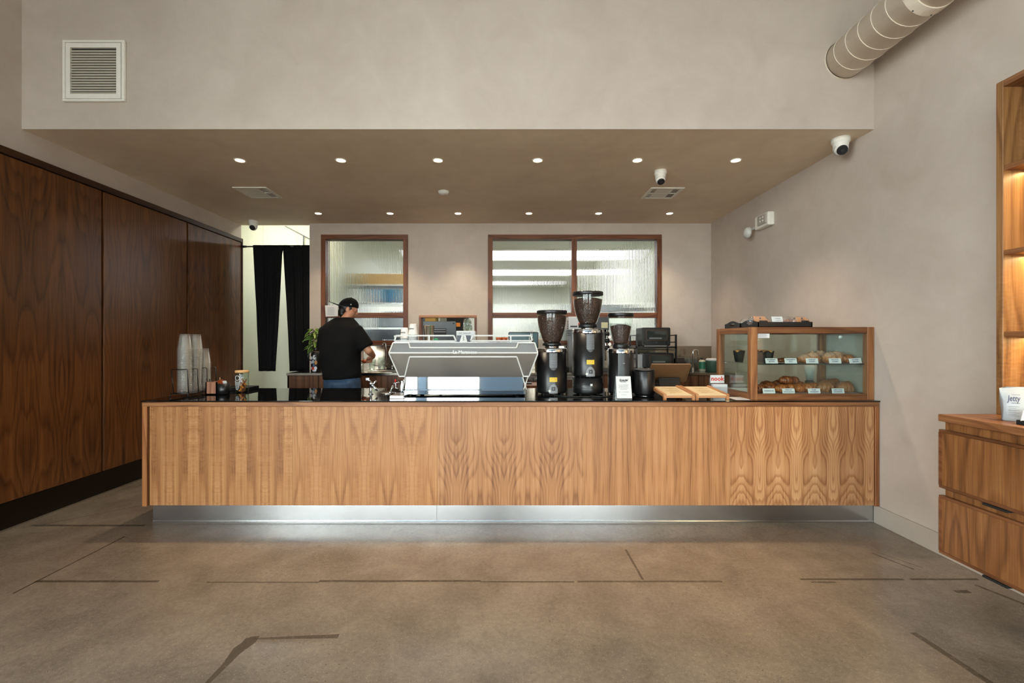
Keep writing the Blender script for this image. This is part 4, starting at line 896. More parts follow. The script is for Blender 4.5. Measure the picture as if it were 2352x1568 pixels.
# things on the machine
zc = zt_ + .002
def paper_cup(px, Y, h, r0, r1, lab, n):
    x = wx(px, Y); t_ = thing('paper_cup_stack' if False else 'paper_cup', lab, 'cup', (x, Y, zc), 'upside-down white paper cups on the machine')
    return x
def cups_stack(px, Y, n, pitch, lab):
    x = wx(px, Y); me = None
    for i in range(n):
        if me is None: me = M().lathe([(.002, .092), (.0275, .092), (.0285, .095), (.030, .090), (.0395, .006), (.042, .004), (.0425, 0), (.040, -.001)], (0, 0, 0), 24, cap=False).data('paper_cup'); me.materials.append(m_paper)
        o = bpy.data.objects.new('paper_cup', me); C.objects.link(o); o.location = (x, Y, zc + .002 + i * pitch)
        tag(o, ('topmost printed white cup of the ' if i == n - 1 else 'white paper cup nested below the top of the ') + lab + ' on the machine', 'cup', lab)
    text('nook', .024, (x - .012, Y - .0385, zc + i * pitch + .052), m_ink, o, rot=(math.pi / 2 - .1, math.pi, 0), bold=.0006).location = Vector((-.012, -.0355, .05))
cups_stack(929.5, 4.02, 2, .030, 'short paper stack')
cups_stack(949, 4.00, 6, .0125, 'tall paper stack')
tn = thing('mixing_tin', 'tall brushed steel tin standing on the machine cup tray', 'tin', (wx(985, 4.02), 4.02, zc)); x = wx(985, 4.02)
M().lathe([(.036, 0), (.038, .004), (.048, .142), (.051, .144), (.051, .147), (.047, .146), (.036, .006), (.002, .005)], (x, 4.02, zc), 32).build('body', steel('tin_steel', (196, 184, 170), .18, 'Z'), tn)
tb = thing('tablet', 'dark tablet seen from behind with a vented mount behind the steel tin', 'tablet', (wx(1010, 4.85), 4.6, BT))
Ym = 4.95; xa, xb = wx(971.5, Ym), wx(1047.5, Ym); za, zb = wz(787, Ym), wz(737.5, Ym)
M().prism(rrect(xa, xb, za, zb, .012), 'Y', Ym, Ym + .018).build('case', m_dgrey, tb, .003, 1)
for zz in (757.5, 762.5): M().box(wx(997, Ym), wx(1024, Ym), Ym - .006, Ym, wz(zz, Ym), wz(zz - 1.5, Ym)).build('vent_bar', m_mgrey, tb)
M().box(wx(996, Ym), wx(1025, Ym), Ym - .004, Ym - .0005, wz(770, Ym), wz(754, Ym)).build('mount', m_matte, tb)
M().cyl((wx(1042, Ym), Ym - .003, wz(742.5, Ym)), .009, .004, 12, 'Y').build('camera_lens', m_matte, tb)
M().box(wx(1008, Ym), wx(1014, Ym), Ym + .02, Ym + .05, .914, za + .05).build('stand_post', m_satin, tb)
M().box(wx(996, Ym), wx(1026, Ym), Ym - .06, Ym + .10, .902, .914).build('stand_foot', m_satin, tb)
st_ = thing('till_stand', 'low side table behind the machine holding the tablet', 'table', (wx(1010, Ym), Ym, 0)); M().box(xa - .05, xb + .05, Ym - .2, Ym + .2, .872, .902).build('top', m_cab, st_)
for sx_ in (xa - .03, xb + .0):
    for sy_ in (Ym - .18, Ym + .15): M().box(sx_, sx_ + .03, sy_, sy_ + .03, 0, .872).build('leg', m_cab, st_)
bx = thing('napkin_box', 'white box with handwriting on top of the espresso machine', 'box', (wx(1068, 4.0), 4.0, zc)); x0, x1 = wx(1048, 3.97), wx(1091, 3.97)
M().box(x0, x1, 3.97, 4.12, zc, zc + .098).build('carton', m_paper, bx, .002, 1)
pts = []
for i in range(40): pts.append((x0 + .02 + i * .0027, 3.9685, zc + .078 + .004 * math.sin(i * 2.3) + .002 * math.sin(i * .9)))
M().tube(pts[:12], .0011, 5).tube(pts[14:30], .0011, 5).tube(pts[31:], .0011, 5).build('handwriting', m_ink, bx)
x = wx(1074, 4.05)
for i in range(4):
    o = M().lathe([(.026, .072), (.028, .074), (.0295, .070), (.036, .002), (.038, 0), (.036, 0), (.027, .068), (.002, .070)], (x + .003 * (-1) ** i, 4.05, zc + .099 + i * .011), 16).build('tumbler', m_glass)
    tag(o, 'clear ribbed tumbler nested upside down on the white handwriting box', 'glass', 'tumblers stacked on the white box')
    for q in range(12): M().tube([(x + .003 * (-1) ** i + .0285 * math.cos(q * .5236), 4.05 + .0285 * math.sin(q * .5236), zc + .099 + i * .011 + .068), (x + .003 * (-1) ** i + .0365 * math.cos(q * .5236), 4.05 + .0365 * math.sin(q * .5236), zc + .101 + i * .011)], .0016, 4).build('rib', m_chrome, o)
tag(M().ell((wx(1001, 3.93), 3.93, zc + .016), (.022, .016, .016), 16, 10, lambda d: .35 * mnoise.noise(d * 2.2)).build('green_cloth', mat('green_cloth', (30, 130, 92), .8)), 'crumpled green cloth on the machine cup tray', 'cloth')
for px, lab in ((1146, 'left'), (1159, 'right')):
    t_ = thing('amber_cup', 'glazed brown espresso cup, %s one of the pair on the machine' % lab, 'cup', (wx(px, 3.98), 3.98, zc), 'brown cups on the machine'); x = wx(px, 3.98)
    M().lathe([(.018, 0), (.022, .003), (.029, .042), (.027, .042), (.020, .006), (.002, .005)], (x, 3.98, zc), 20).build('bowl', m_amber, t_); M().tube(arc((x + .026, 3.98, zc + .022), .012, -1.3, 1.3, 8), .003, 6).build('handle', m_amber, t_)
wh = thing('whisk', 'thin wire whisk standing up on the right of the machine', 'whisk', (wx(1222, 4.0), 4.0, zc)); x = wx(1221, 4.0)
M().cyl((x, 4.0, zc), .016, .03, 14).build('cup_base', m_chrome, wh)
for dx, dz in ((-.014, .105), (.004, .108), (.010, .07)): M().tube([(x, 4.0, zc + .02), (x + dx * .5, 4.0, zc + dz * .6), (x + dx, 4.0, zc + dz)], .002, 6).build('wire', m_chrome, wh)
mo = thing('monitor', 'teal screened monitor behind the right end of the espresso machine', 'monitor', (wx(1201, 4.9), 4.9, .9)); Ym = 4.95
xa, xb, za, zb = wx(1167.5, Ym), wx(1236.5, Ym), wz(808, Ym), wz(762, Ym)
M().prism(rrect(xa, xb, za, zb, .014), 'Y', Ym, Ym + .02).build('bezel', m_satin, mo); M().box(xa + .012, xb - .012, Ym - .002, Ym - .0002, za + .012, zb - .012).build('screen', m_teal, mo)
M().box((xa + xb) / 2 - .02, (xa + xb) / 2 + .02, Ym + .02, Ym + .04, .914, za + .1).build('stand_post', m_satin, mo); M().box((xa + xb) / 2 - .09, (xa + xb) / 2 + .09, Ym - .05, Ym + .09, .902, .914).build('stand_foot', m_satin, mo)
st_ = thing('till_stand', 'low side table behind the machine holding the teal monitor', 'table', (wx(1200, Ym), Ym, 0)); M().box(xa - .02, xb + .02, Ym - .2, Ym + .2, .872, .902).build('top', m_cab, st_)
for sx_ in (xa, xb - .03):
    for sy_ in (Ym - .18, Ym + .15): M().box(sx_, sx_ + .03, sy_, sy_ + .03, 0, .872).build('leg', m_cab, st_)

# ------------------------------------------------------------------ grinders
def grinder(px, Y, r, zs, lab, stand=None, vent=(0.62, .98), small=False, beans=0.93):
    """zs: body bottom, body top, ring top, neck bottom, neck top, hopper top, lid top"""
    x = wx(px, Y); zb, z1, z2, z3, z4, z5, z6 = zs
    g = thing('coffee_grinder', lab, 'grinder', (x, Y, CT), 'coffee grinders on the counter')
    flat = lambda q, rr: rr
    M().lathe([(r * .93, zb), (r * .985, zb + .006), (r, zb + .02), (r, z1)], (x, Y, 0), 48).build('body', m_satin, g)
    M().lathe([(r * 1.005, z1), (r * 1.005, z2 - .003), (r * .98, z2), (r * .4, z2)], (x, Y, 0), 48, cap=False).build('chrome_ring', m_chrome, g)
    M().lathe([(r * .46, z2), (r * .46, z3)], (x, Y, 0), 32).build('throat', m_chrome, g)
    M().lathe([(r * .62, z3), (r * .60, z4 - .006), (r * .56, z4)], (x, Y, 0), 32).build('neck', m_black, g)
    H = z5 - z4
    prof = []
    for i in range(15):
        t = i / 14; rr = (.53 + .44 * math.sin(min(1, t * 1.02) * math.pi / 2) ** .82) if not small else (.55 + .42 * t ** .8)
        prof.append((r * rr, z4 + H * t))
    M().lathe(prof, (x, Y, 0), 48, cap=False).build('hopper', m_glass, g)
    k = max(2, int(14 * beans)); bp = [(a - .004, b) for a, b in prof[:k + 1]]
    top = bp[-1][1]; bp += [(bp[-1][0] * .7, top + .010), (bp[-1][0] * .3, top + .018), (.002, top + .020)]
    tag(M().lathe(bp, (x, Y, 0), 40).build('bean_fill', m_beans, g), None, None, None, 'stuff')
    M().lathe([(r * .98, z5), (r * 1.0, z5 + .002), (r * 1.0, z6 - .004), (r * .985, z6), (.002, z6)], (x, Y, 0), 48).build('lid', m_black, g)
    # vent plate: curved slats on the front of the body
    def patch(h0, h1, half, rad, name, m_, rnd=False, n=8):
        rings = []
        for i in range(n + 1):
            q = -half + 2 * half * i / n; e = .5 * (h1 - h0) * 0
            lo = h0 + (abs(q) / half) ** 2.4 * (half * rad) * (1 if rnd == 'bottom' else 0); hi = h1 - (abs(q) / half) ** 2.4 * (half * rad) * (1 if rnd == 'top' else 0)
            p = lambda rr, z: (x + rr * math.sin(q), Y - rr * math.cos(q), z)
            rings.append([p(rad, lo), p(rad, hi), p(r - .002, hi), p(r - .002, lo)])
        return M().loft(rings, sm=False).build(name, m_, g)
    hh = z1 - zb; v0, v1 = zb + hh * vent[0], zb + hh * vent[1]; half = .26 if not small else .24
    patch(v0 - .02, v1, half, r + .0025, 'vent_plate', m_dgrey if not small else m_black, 'bottom')
    ns = 13 if not small else 9
    for i in range(ns):
        z = v0 + (v1 - v0 - .006) * i / ns + .004; patch(z, z + (v1 - v0) / ns * .42, half * .9, r + .0045, 'slat', m_mgrey if not small else m_dgrey, n=4)
    if not small:
        yz = zb + hh * .29; patch(yz, yz + .036, .24, r + .003, 'warning_label', m_yellow)
        for i in range(3): patch(yz + .007 + i * .009, yz + .010 + i * .009, .19, r + .0036, 'label_print', m_kraft, n=4)
        patch(zb + .006, zb + hh * .235, .27, r + .004, 'switch_plate', m_mgrey, 'top')
        s_ = patch(zb + hh * .08, zb + hh * .17, .115, r + .007, 'switch_rocker', m_black); 
        M().cyl((x, Y - r - .010, zb + hh * .125), .006, .004, 10, 'Y').build('switch_light', m_mgrey, s_)
        M().lathe([(.010, -.012), (.010, 0)], (x - .031, Y - r * .97, zb + hh * .075), 14, axis='Y').build('screw_boss', m_alu, g)
    else:
        patch(zb + .02, z1 - .005, .44, r + .0012, 'face_plate', m_dgrey); patch(v0 + .004, v0 + .010, .07, r + .004, 'maker_mark', m_paper)
    if stand:
        M().lathe([(r * .97, CT + .010), (r * 1.0, CT + .02), (r * 1.0, stand), (r * .8, stand + .008)], (x, Y, 0), 48).build('stand_drum', m_satin, g)
        for zz in (.058, .085): M().lathe([(r * 1.004, CT + zz), (r * 1.004, CT + zz + .004)], (x, Y, 0), 48, cap=False).build('drum_groove', m_matte, g)
        for q in (-.8, 0, .8): M().cyl((x + r * .8 * math.sin(q), Y - r * .8 * math.cos(q), stand), .008, .02, 10).build('pin', m_black, g)
        q = .02; M().box(x - .002, x + .016, Y - r - .004, Y - r + .004, CT + .078, CT + .095).build('maker_plate', m_alu, g)
    for q in (.785, 2.356, 3.927, 5.498): M().cyl((x + r * .8 * math.cos(q), Y + r * .8 * math.sin(q), CT), .012, .014, 12).build('foot', m_matte, g)
    return g
def zz(Y, *py): return [wz(p, Y) for p in py]
Yf = 3.70
grinder(1267.5, 3.83, .1275, [CT + .012] + zz(3.71, 808, 800) + zz(3.8, 793.5, 786.5, 721, 713), 'left coffee grinder, body on the counter beside the espresso machine', beans=.93)
grinder(1350, 3.83, .1275, [wz(866, 3.71)] + zz(3.71, 764, 755) + zz(3.8, 752, 743.5, 678, 670), 'tallest middle coffee grinder raised on a black drum', stand=wz(869, 3.71), beans=.92)
grinder(1425.5, 3.80, .1060, [CT + .012] + zz(3.71, 810, 801) + zz(3.78, 800, 789, 727, 719), 'right coffee grinder, slimmer with a half full hopper', vent=(.72, .98), small=True, beans=.68)
for k, pts in enumerate((((1272, 3.66), (1300, 3.60), (1330, 3.58), (1356, 3.6)), ((1356, 3.62), (1380, 3.58), (1402, 3.63), (1420, 3.68)))):
    P = [(wx(p, y), y, CT + .005) for p, y in pts]; Q = []
    for i in range(25):
        t = i / 24 * 3; j = min(2, int(t)); f = t - j; a, b = Vector(P[j]), Vector(P[j + 1]); Q.append(a.lerp(b, f) + Vector((0, .006 * math.sin(t * 6), 0)))
    tag(M().tube(Q, .0045, 8).build('power_cord', m_matte), 'black power cord lying on the counter in front of the %s grinder' % ('left and middle' if k == 0 else 'right'), 'cord')
# canister
cn = thing('canister', 'black lidded canister between the white card and the menu boards', 'canister', (wx(1479.5, 3.72), 3.72, CT)); x = wx(1479.5, 3.72)
M().lathe([(.066, 0), (.078, .006), (.083, .022), (.083, .196), (.079, .202)], (x, 3.72, CT), 40).build('body', m_satin, cn)
M().lathe([(.079, .202), (.082, .206), (.082, .212), (.060, .216), (.030, .219), (.002, .219)], (x, 3.72, CT), 40).build('lid', m_black, cn)
M().lathe([(.070, 0), (.070, .003)], (x, 3.72, CT), 40).build('base_ring', m_steel, cn)
# acrylic card holder
ch = thing('card_holder', 'white promotional card in a clear acrylic stand in front of the slim grinder', 'sign', (wx(1432, 3.46), 3.46, CT)); Yc2 = 3.42
xa, xb = wx(1413, Yc2), wx(1452, Yc2); h = .178
def lean(z): return Yc2 + .030 * z / h
tp = .010
M().loft([[(xa, Yc2, CT), (xb, Yc2, CT), (xb, Yc2 + .004, CT), (xa, Yc2 + .004, CT)], [(xa + tp, lean(h), CT + h), (xb - tp + .006, lean(h), CT + h), (xb - tp + .006, lean(h) + .004, CT + h), (xa + tp, lean(h) + .004, CT + h)]], sm=False).build('acrylic_front', m_acryl, ch)
M().loft([[(xa, Yc2 + .078, CT), (xb, Yc2 + .078, CT), (xb, Yc2 + .082, CT), (xa, Yc2 + .082, CT)], [(xa + tp, lean(h) + .004, CT + h), (xb - tp + .006, lean(h) + .004, CT + h), (xb - tp + .006, lean(h) + .008, CT + h), (xa + tp, lean(h) + .008, CT + h)]], sm=False).build('acrylic_back', m_acryl, ch)
M().box(xa, xb, Yc2, Yc2 + .08, CT, CT + .003).build('acrylic_foot', m_acryl, ch)
M().loft([[(xa + .012, Yc2 - .001, CT + .014), (xb - .001, Yc2 - .001, CT + .014), (xb - .001, Yc2 - .002, CT + .014), (xa + .012, Yc2 - .002, CT + .014)], [(xa + tp + .002, lean(h) - .001, CT + h - .002), (xb - tp + .005, lean(h) - .001, CT + h - .002), (xb - tp + .005, lean(h) - .002, CT + h - .002), (xa + tp + .002, lean(h) - .002, CT + h - .002)]], sm=False).build('card', m_paper, ch)
rx = (math.pi / 2 - math.atan(.030 / h), 0, 0); xm = (xa + xb) / 2 + .003
def cardy(z): return Yc2 - .002 + (lean(h) - Yc2) * (z - .014) / (h - .016)
rx = (math.pi / 2 - math.atan((lean(h) - Yc2) / (h - .016)), 0, 0)
def ctext(b, s, z, m_, **k): text(b, s, (xm, cardy(z) - .0006, CT + z), m_, ch, rx, **k)
ctext('Special', .024, .148, m_ink, shear=.35, bold=.0008); ctext('promotion', .0085, .136, m_ink, bold=.0004)
for i, s_ in enumerate(('Try our new Almond', 'Breakfast Burritos!', '$2 off with purchase', 'of Nook Drink')): ctext(s_, .0088, .112 - i * .0105, m_greyink)
ctext('8am - 11am Tue-Sun', .0088, .060, m_greyink); ctext('while supplies last', .006, .040, m_mgrey)
# menu boards
m_menu_y = wood('menu_oak_y', (128, 80, 46), (164, 112, 70), (190, 140, 96), 'Y', 0, .2, 50, 0, .45, 51.0); m_menu_x = wood('menu_oak_x', (140, 90, 54), (174, 122, 80), (198, 150, 106), 'X', 0, .2, 50, 0, .45, 52.0)
for k, (xa, xb, bits, lab) in enumerate(((1.176, 1.438, (True, False), 'left'), (1.418, 1.670, (False, True), 'right'))):
    if k == 0: xb = 1.413
    y0, y1 = 3.42, 3.76; t_ = thing('menu_stand', '%s of two sloping oak menu boards with cream printed sheets' % lab, 'menu board', ((xa + xb) / 2, y0, CT), 'sloping menu boards'); wv = .022
    for x0 in ((xa, xb - wv) if k == 0 else (xa, xb - wv)):
        M().prism([(y0, CT), (y0 + .022, CT), (y0 + .022, CT + .022), (y1 - .02, CT + .052), (y1 - .02, CT), (y1, CT), (y1, CT + .078), (y0, CT + .044)], 'X', x0, x0 + wv).build('side_rail', m_menu_y, t_, .0015, 1)
    M().box(xa + wv, xb - wv, y0 + .004, y0 + .016, CT + .016, CT + .034).build('front_lip', m_menu_x, t_, .001, 1)
    M().loft([[(xa + wv, y0 + .002, CT + .034), (xb - wv, y0 + .002, CT + .034), (xb - wv, y0 + .002, CT + .038), (xa + wv, y0 + .002, CT + .038)], [(xa + wv, y1, CT + .064), (xb - wv, y1, CT + .064), (xb - wv, y1, CT + .068), (xa + wv, y1, CT + .068)]], sm=False).build('sheet', m_cream, t_)
    sl = math.atan(.030 / .338)
    for j, (u, v, ln) in enumerate(((.06, .27, .09), (.075, .24, .10), (.09, .20, .06), (.055, .16, .11), (.06, .13, .08), (.06, .10, .10), (.05, .07, .05))):
        x = xa + wv + u; zz_ = CT + .0385 + .030 * (v / .338); M().loft([[(x, y0 + v, zz_), (x + ln, y0 + v, zz_), (x + ln, y0 + v, zz_ + .0006), (x, y0 + v, zz_ + .0006)], [(x, y0 + v + .011, zz_ + .001), (x + ln * .9, y0 + v + .011, zz_ + .001), (x + ln * .9, y0 + v + .011, zz_ + .0016), (x, y0 + v + .011, zz_ + .0016)]], sm=False).build('print_line', mat('menu_ink', (176, 150, 104), .6), t_)
# till terminal
tl = thing('till_terminal', 'bronze backed till terminal on a black angled stand behind the menu boards', 'till', (wx(1540, 4.1), 4.05, CT))
def pl(px, py, Y): return (wx(px, Y), Y, wz(py, Y))
Y1, Y2 = 3.93, 4.10
A = [pl(1497, 836.5, Y1), pl(1586, 836.5, Y1), pl(1588, 840, Y1 + .008), pl(1576, 874, Y2), pl(1573, 877, Y2), pl(1567, 877, Y2), pl(1480, 877, Y2)]
nn = Vector((0, .66, .75)) * .010
M().loft([[Vector(p) for p in A], [Vector(p) + nn for p in A]], sm=False).build('screen_back', m_gold, tl, .002, 1)
M().prism([(3.945, CT + .002), (4.14, CT + .002), (4.13, CT + .08), (4.075, CT + .10), (3.985, CT + .10)], 'X', wx(1516, 3.95), wx(1561, 3.95)).build('stand', m_satin, tl, .008, 2)
M().box(wx(1512, 3.93), wx(1566, 3.93), 3.93, 4.14, CT, CT + .008).build('foot', m_satin, tl, .002, 1)
M().prism([(3.93, CT + .03), (3.945, CT + .026), (3.985, CT + .125), (3.97, CT + .128)], 'X', wx(1514, 3.95), wx(1563, 3.95)).build('card_reader', m_black, tl, .004, 2)
M().lathe([(.008, -.003), (.008, 0)], (wx(1538, 3.94), 3.968, CT + .098), 14, axis='Y', sx=1.3).build('reader_light', m_paper, tl)
M().box(wx(1520, 3.93), wx(1561, 3.93), 3.938, 3.942, CT + .042, CT + .0445).build('card_slot', m_dgrey, tl)
# business card holder
nh = thing('business_card_holder', 'clear holder with white cards printed nook in red beside the pastry case', 'card holder', (wx(1654, 3.80), 3.80, CT))
xa, xb = wx(1637.5, 3.8), wx(1671, 3.8)
M().box(xa - .004, xb + .006, 3.795, 3.80, CT, CT + .062).box(xa - .004, xb + .006, 3.86, 3.865, CT, CT + .13).box(xa - .004, xb + .006, 3.795, 3.865, CT, CT + .004).build('acrylic_stand', m_acryl, nh)
for i in range(5):
    o = M().box(xa + .002, xb - .006, 3.846 + i * .0022, 3.8476 + i * .0022, CT + .090, CT + .156).build('name_card', m_paper); 
    tag(o, 'front white card with red nook lettering in the upper row of the holder' if i == 0 else 'white card tucked behind the red lettered front card', 'card', 'cards in the upper pocket')
    if i == 0: text('nook', .052, ((xa + xb) / 2 - .002, 3.8455, CT + .125), m_red, o, bold=.0018); M().box(xb - .05, xb - .01, 3.8452, 3.8458, CT + .097, CT + .100).build('print_line', m_greyink, o)
for i in range(8):
    o = M().box(xa + .001, xb + .001, 3.803 + i * .0042, 3.8062 + i * .0042, CT + .006, CT + .082).build('name_card', m_paper); tag(o, 'plain white card in the thick lower stack of the holder', 'card', 'cards in the lower pocket')
tag(M().box(wx(1674, 3.55), wx(1724, 3.46), 3.44, 3.60, CT, CT + .0015).build('paper_sheet', m_paper), 'thin white sheet lying on the counter left of the pastry case', 'paper')
# ------------------------------------------------------------------ pastry case
CX0, CX1, CY0, CY1, CZ1 = 1.838, 2.768, 3.432, 4.00, 1.471
pc = thing('pastry_case', 'walnut framed glass pastry display case at the right end of the counter', 'display case', ((CX0 + CX1) / 2, CY0, CT)); p = .050
for i, (x0, y0) in enumerate(((CX0, CY0), (CX1 - p, CY0), (CX0, CY1 - p), (CX1 - p, CY1 - p))): M().box(x0, x0 + p, y0, y0 + p, CT, CZ1).build('corner_post', m_wal_z, pc, .0015, 1)
for z0, z1 in ((CT, CT + .044), (CZ1 - .047, CZ1)):
    for y0 in (CY0 + .004, CY1 - .044): M().box(CX0 + p, CX1 - p, y0, y0 + .04, z0, z1).build('long_rail', m_wal_x, pc, .001, 1)
    for x0 in (CX0 + .004, CX1 - .044): M().box(x0, x0 + .04, CY0 + p, CY1 - p, z0, z1).build('side_rail', m_wal_y, pc, .001, 1)
M().box(CX0 + .03, CX1 - .03, CY0 + .03, CY1 - .03, CT + .002, CT + .040).build('base_board', m_paper, pc)
M().box(CX0 + .03, CX1 - .03, CY0 + .03, CY1 - .03, CZ1 - .012, CZ1 - .002).build('top_board', m_wal_x, pc)
for a in ((CX0 + p, CX1 - p, CY0 + .018, CY0 + .024), (CX0 + p, (CX0 + CX1) / 2 - .15, CY1 - .026, CY1 - .020), ((CX0 + CX1) / 2 - .30, CX1 - p, CY1 - .036, CY1 - .030)): M().box(a[0], a[1], a[2], a[3], CT + .044, CZ1 - .047).build('glass_pane', m_pane, pc)
for x0 in (CX0 + .018, CX1 - .024): M().box(x0, x0 + .006, CY0 + p, CY1 - p, CT + .044, CZ1 - .047).build('glass_pane', m_pane, pc)
ZSH = wz(834.5, CY0 + .05)
M().box(CX0 + .03, CX1 - .03, CY0 + .035, CY1 - .06, ZSH - .008, ZSH).build('glass_shelf', m_pane, pc)
M().box(CX0 + .03, CX1 - .034, CY0 + .032, CY0 + .036, ZSH - .009, ZSH + .0005).build('shelf_edge', mat('dark_glass_edge', (26, 40, 38), .15), pc)
for x0 in (CX0 + .035, CX1 - .045):
    for y0 in (CY0 + .04, CY1 - .09): M().box(x0, x0 + .012, y0, y0 + .012, ZSH - .016, ZSH - .008).build('shelf_clip', m_alu, pc)
M().box(wx(1741.5, CY0 + .012), wx(1768, CY0 + .012), CY0 + .015, CY0 + .0175, wz(776, CY0 + .012), wz(766, CY0 + .012)).build('notice_sticker', m_paper, pc)
bl = M()
for i in range(4): bl.box(wx(1744, CY0), wx(1765 - 3 * (i % 2), CY0), CY0 + .0143, CY0 + .015, wz(774.4 - i * 2.1, CY0), wz(773.8 - i * 2.1, CY0))
bl.build('notice_print', m_navy, pc)
m_bord = mat('label_ink', (40, 46, 110), .6)
def label_card(px, z, words, lab, tilt=0):
    Y = CY0 + .050; x = wx(px, Y); o = M().prism([(Y, z + .0005), (Y + .0008, z + .0005), (Y + .010, z + .0395), (Y + .0092, z + .0395)], 'X', x - .047, x + .047).build('label_card', m_paper)
    tag(o, lab, 'label card', 'white pastry label cards')
    L = words.split('/')
    s_ = .0128
    for i, wd_ in enumerate(L):
        zz_ = z + (.0285 if i == 0 else .0145) if len(L) > 1 else z + .021
        yy = Y + .0092 * (zz_ - z) / .039 - .0006; text(wd_, s_, (x, yy, zz_), m_bord, o, (math.pi / 2 - .23, 0, 0), xs=min(1.0, .080 / (len(wd_) * s_ * .66)), bold=.0002)
    if tilt: o.rotation_euler = (0, tilt, 0)
Zb = CT + .0405
for a in ((1773, ZSH, 'BLUEBERRY/MUFFIN', 'white label reading blueberry muffin on the glass shelf'), (1817, ZSH, 'CINNAMON/ROLL', 'white label reading cinnamon roll on the glass shelf'), (1866, ZSH, 'ALMOND/DANISH', 'white label reading almond danish on the glass shelf'),
          (1919, ZSH, 'RICOTTA/DANISH', 'white label reading ricotta danish on the glass shelf'), (1966, ZSH, 'KOUIGN/AMANN', 'white tilted label reading kouign amann on the glass shelf', -.06),
          (1767, Zb, 'KANELBULLAR', 'white label reading kanelbullar on the case floor'), (1812, Zb, 'PAIN AU/CHOCOLATE', 'white label reading pain au chocolate on the case floor'), (1871, Zb, 'PLAIN/CROISSANT', 'white label reading plain croissant on the case floor'), (1926, Zb, 'HAM & CHEESE/CROISSANT', 'white label reading ham and cheese croissant on the case floor')): label_card(*a)
def muffin(x, y, z, lab):
    t_ = thing('muffin', lab, 'muffin', (x, y, z), 'muffins in dark tulip paper'); n = 32; rings = []
    for k, (r, h) in enumerate(((.026, .0), (.030, .004), (.036, .045), (.040, .065), (.043, .078))):
        rings.append([(x + r * (1 + .05 * math.sin(8 * q)) * math.cos(q), y + r * (1 + .05 * math.sin(8 * q)) * math.sin(q), z + h + (.018 * abs(math.sin(2 * q + x * 9)) if k == 4 else (.004 * abs(math.sin(2 * q + x * 9)) if k == 3 else 0))) for q in [2 * math.pi * i / n for i in range(n)]])
    inner = [[(x + (p_[0] - x) * .93, y + (p_[1] - y) * .93, max(p_[2], z + .004)) for p_ in r_] for r_ in rings]
    M().loft(rings + inner[::-1], cap=True).build('tulip_paper', m_matte, t_)
    M().ell((x, y, z + .080), (.036, .036, .022), 20, 12, lambda d: .10 * mnoise.noise(d * 4)).build('crumb_top', m_crumb, t_)
for px, yy, lab in ((1763, 3.56, 'muffin in dark tulip paper behind the blueberry muffin label'), (1752, 3.68, 'muffin in dark tulip paper behind the front muffin'), (1745, 3.82, 'muffin in dark tulip paper at the rear left of the shelf')):
    muffin(wx(px, yy), yy, ZSH, lab)
muffin(1.925, 3.78, ZSH, 'muffin in dark tulip paper seen through the left side pane')
def croissant(x, y, z, L, R, yaw, m_, seg, lab, group, bend=.9, h=.95, rough=.05):
    rings = []; N = 36
    for i in range(N + 1):
        t = i / N; s = 2 * t - 1; a = s * bend
        cx_, cy_ = L * math.sin(a) / bend, L * .9 * (1 - math.cos(a)) / bend
        r = R * (max(.02, 1 - abs(s) ** 2.3)) ** .62 * (1.06 - .17 * (1 - abs(math.sin(t * seg * math.pi))) ** 1.5)
        d = Vector((math.cos(a), math.sin(a) * .9, 0)).normalized(); nrm = Vector((-d.y, d.x, 0)); ring = []
        for j in range(16):
            q = 2 * math.pi * j / 16; k = 1 + rough * mnoise.noise(Vector((t * 9, math.cos(q) * 1.5, math.sin(q) * 1.5 + x * 7)))
            v = Vector((cx_, cy_, R * .9 * h)) + nrm * (r * k * math.cos(q)) + Vector((0, 0, r * k * h * math.sin(q))); v.z = max(v.z, .0006)
            ring.append((x + v.x * math.cos(yaw) - v.y * math.sin(yaw), y + v.x * math.sin(yaw) + v.y * math.cos(yaw), z + v.z))
        rings.append(ring)
    o = M().loft(rings).build('croissant', m_); return tag(o, lab, 'pastry', group)
def blob(name, x, y, z, r, m_, lab, group, amp=.24, fr=3.0):
    o = M().ell((x, y, z + r[2] * .86), r, 28, 18, lambda d: amp * mnoise.noise(d * fr + Vector((x * 13, y * 7, 0))) - amp * .8 * abs(mnoise.noise(d * fr * 2.2 + Vector((x * 9, 0, 3)))) + amp * .3 * mnoise.noise(d * fr * 6))
    o.v = [(a, b, max(c, z + .0006)) for a, b, c in o.v]; return tag(o.build(name, m_), lab, 'pastry', group)
def roll(x, y, z, r, lab, h=.03):
    pts = []
    for i in range(46):
        q = i / 45 * 2.6 * 2 * math.pi; rr = .006 + (r - .012) * i / 45; pts.append((x + rr * math.cos(q), y + rr * math.sin(q), z + h * .55 + .010 * (1 - i / 45)))
    o = M().tube(pts, [.011 + .002 * math.sin(i * .9) for i in range(46)], 8).build('cinnamon_roll', m_deep); o.scale = (1, 1, 1); return tag(o, lab, 'pastry', 'cinnamon rolls on the glass shelf')
for px, yy, lab in ((1791, 3.57, 'cinnamon roll between the muffin and cinnamon labels'), (1815, 3.58, 'cinnamon roll behind the cinnamon roll label'), (1800, 3.70, 'cinnamon roll in the rear row behind the labels')): roll(wx(px, yy), yy, ZSH, .046, lab)
for px, yy, r, lab in ((1848, 3.58, (.052, .045, .036), 'almond danish at the left of the sugared heap'), (1866, 3.60, (.056, .05, .048), 'almond danish behind the almond danish label'), (1882, 3.66, (.058, .05, .052), 'almond danish at the rear of the sugared heap'),
                       (1840, 3.66, (.05, .045, .026), 'flat almond danish behind the left one')): blob('almond_danish', wx(px, yy), yy, ZSH, r, m_danish, lab, 'almond danishes')
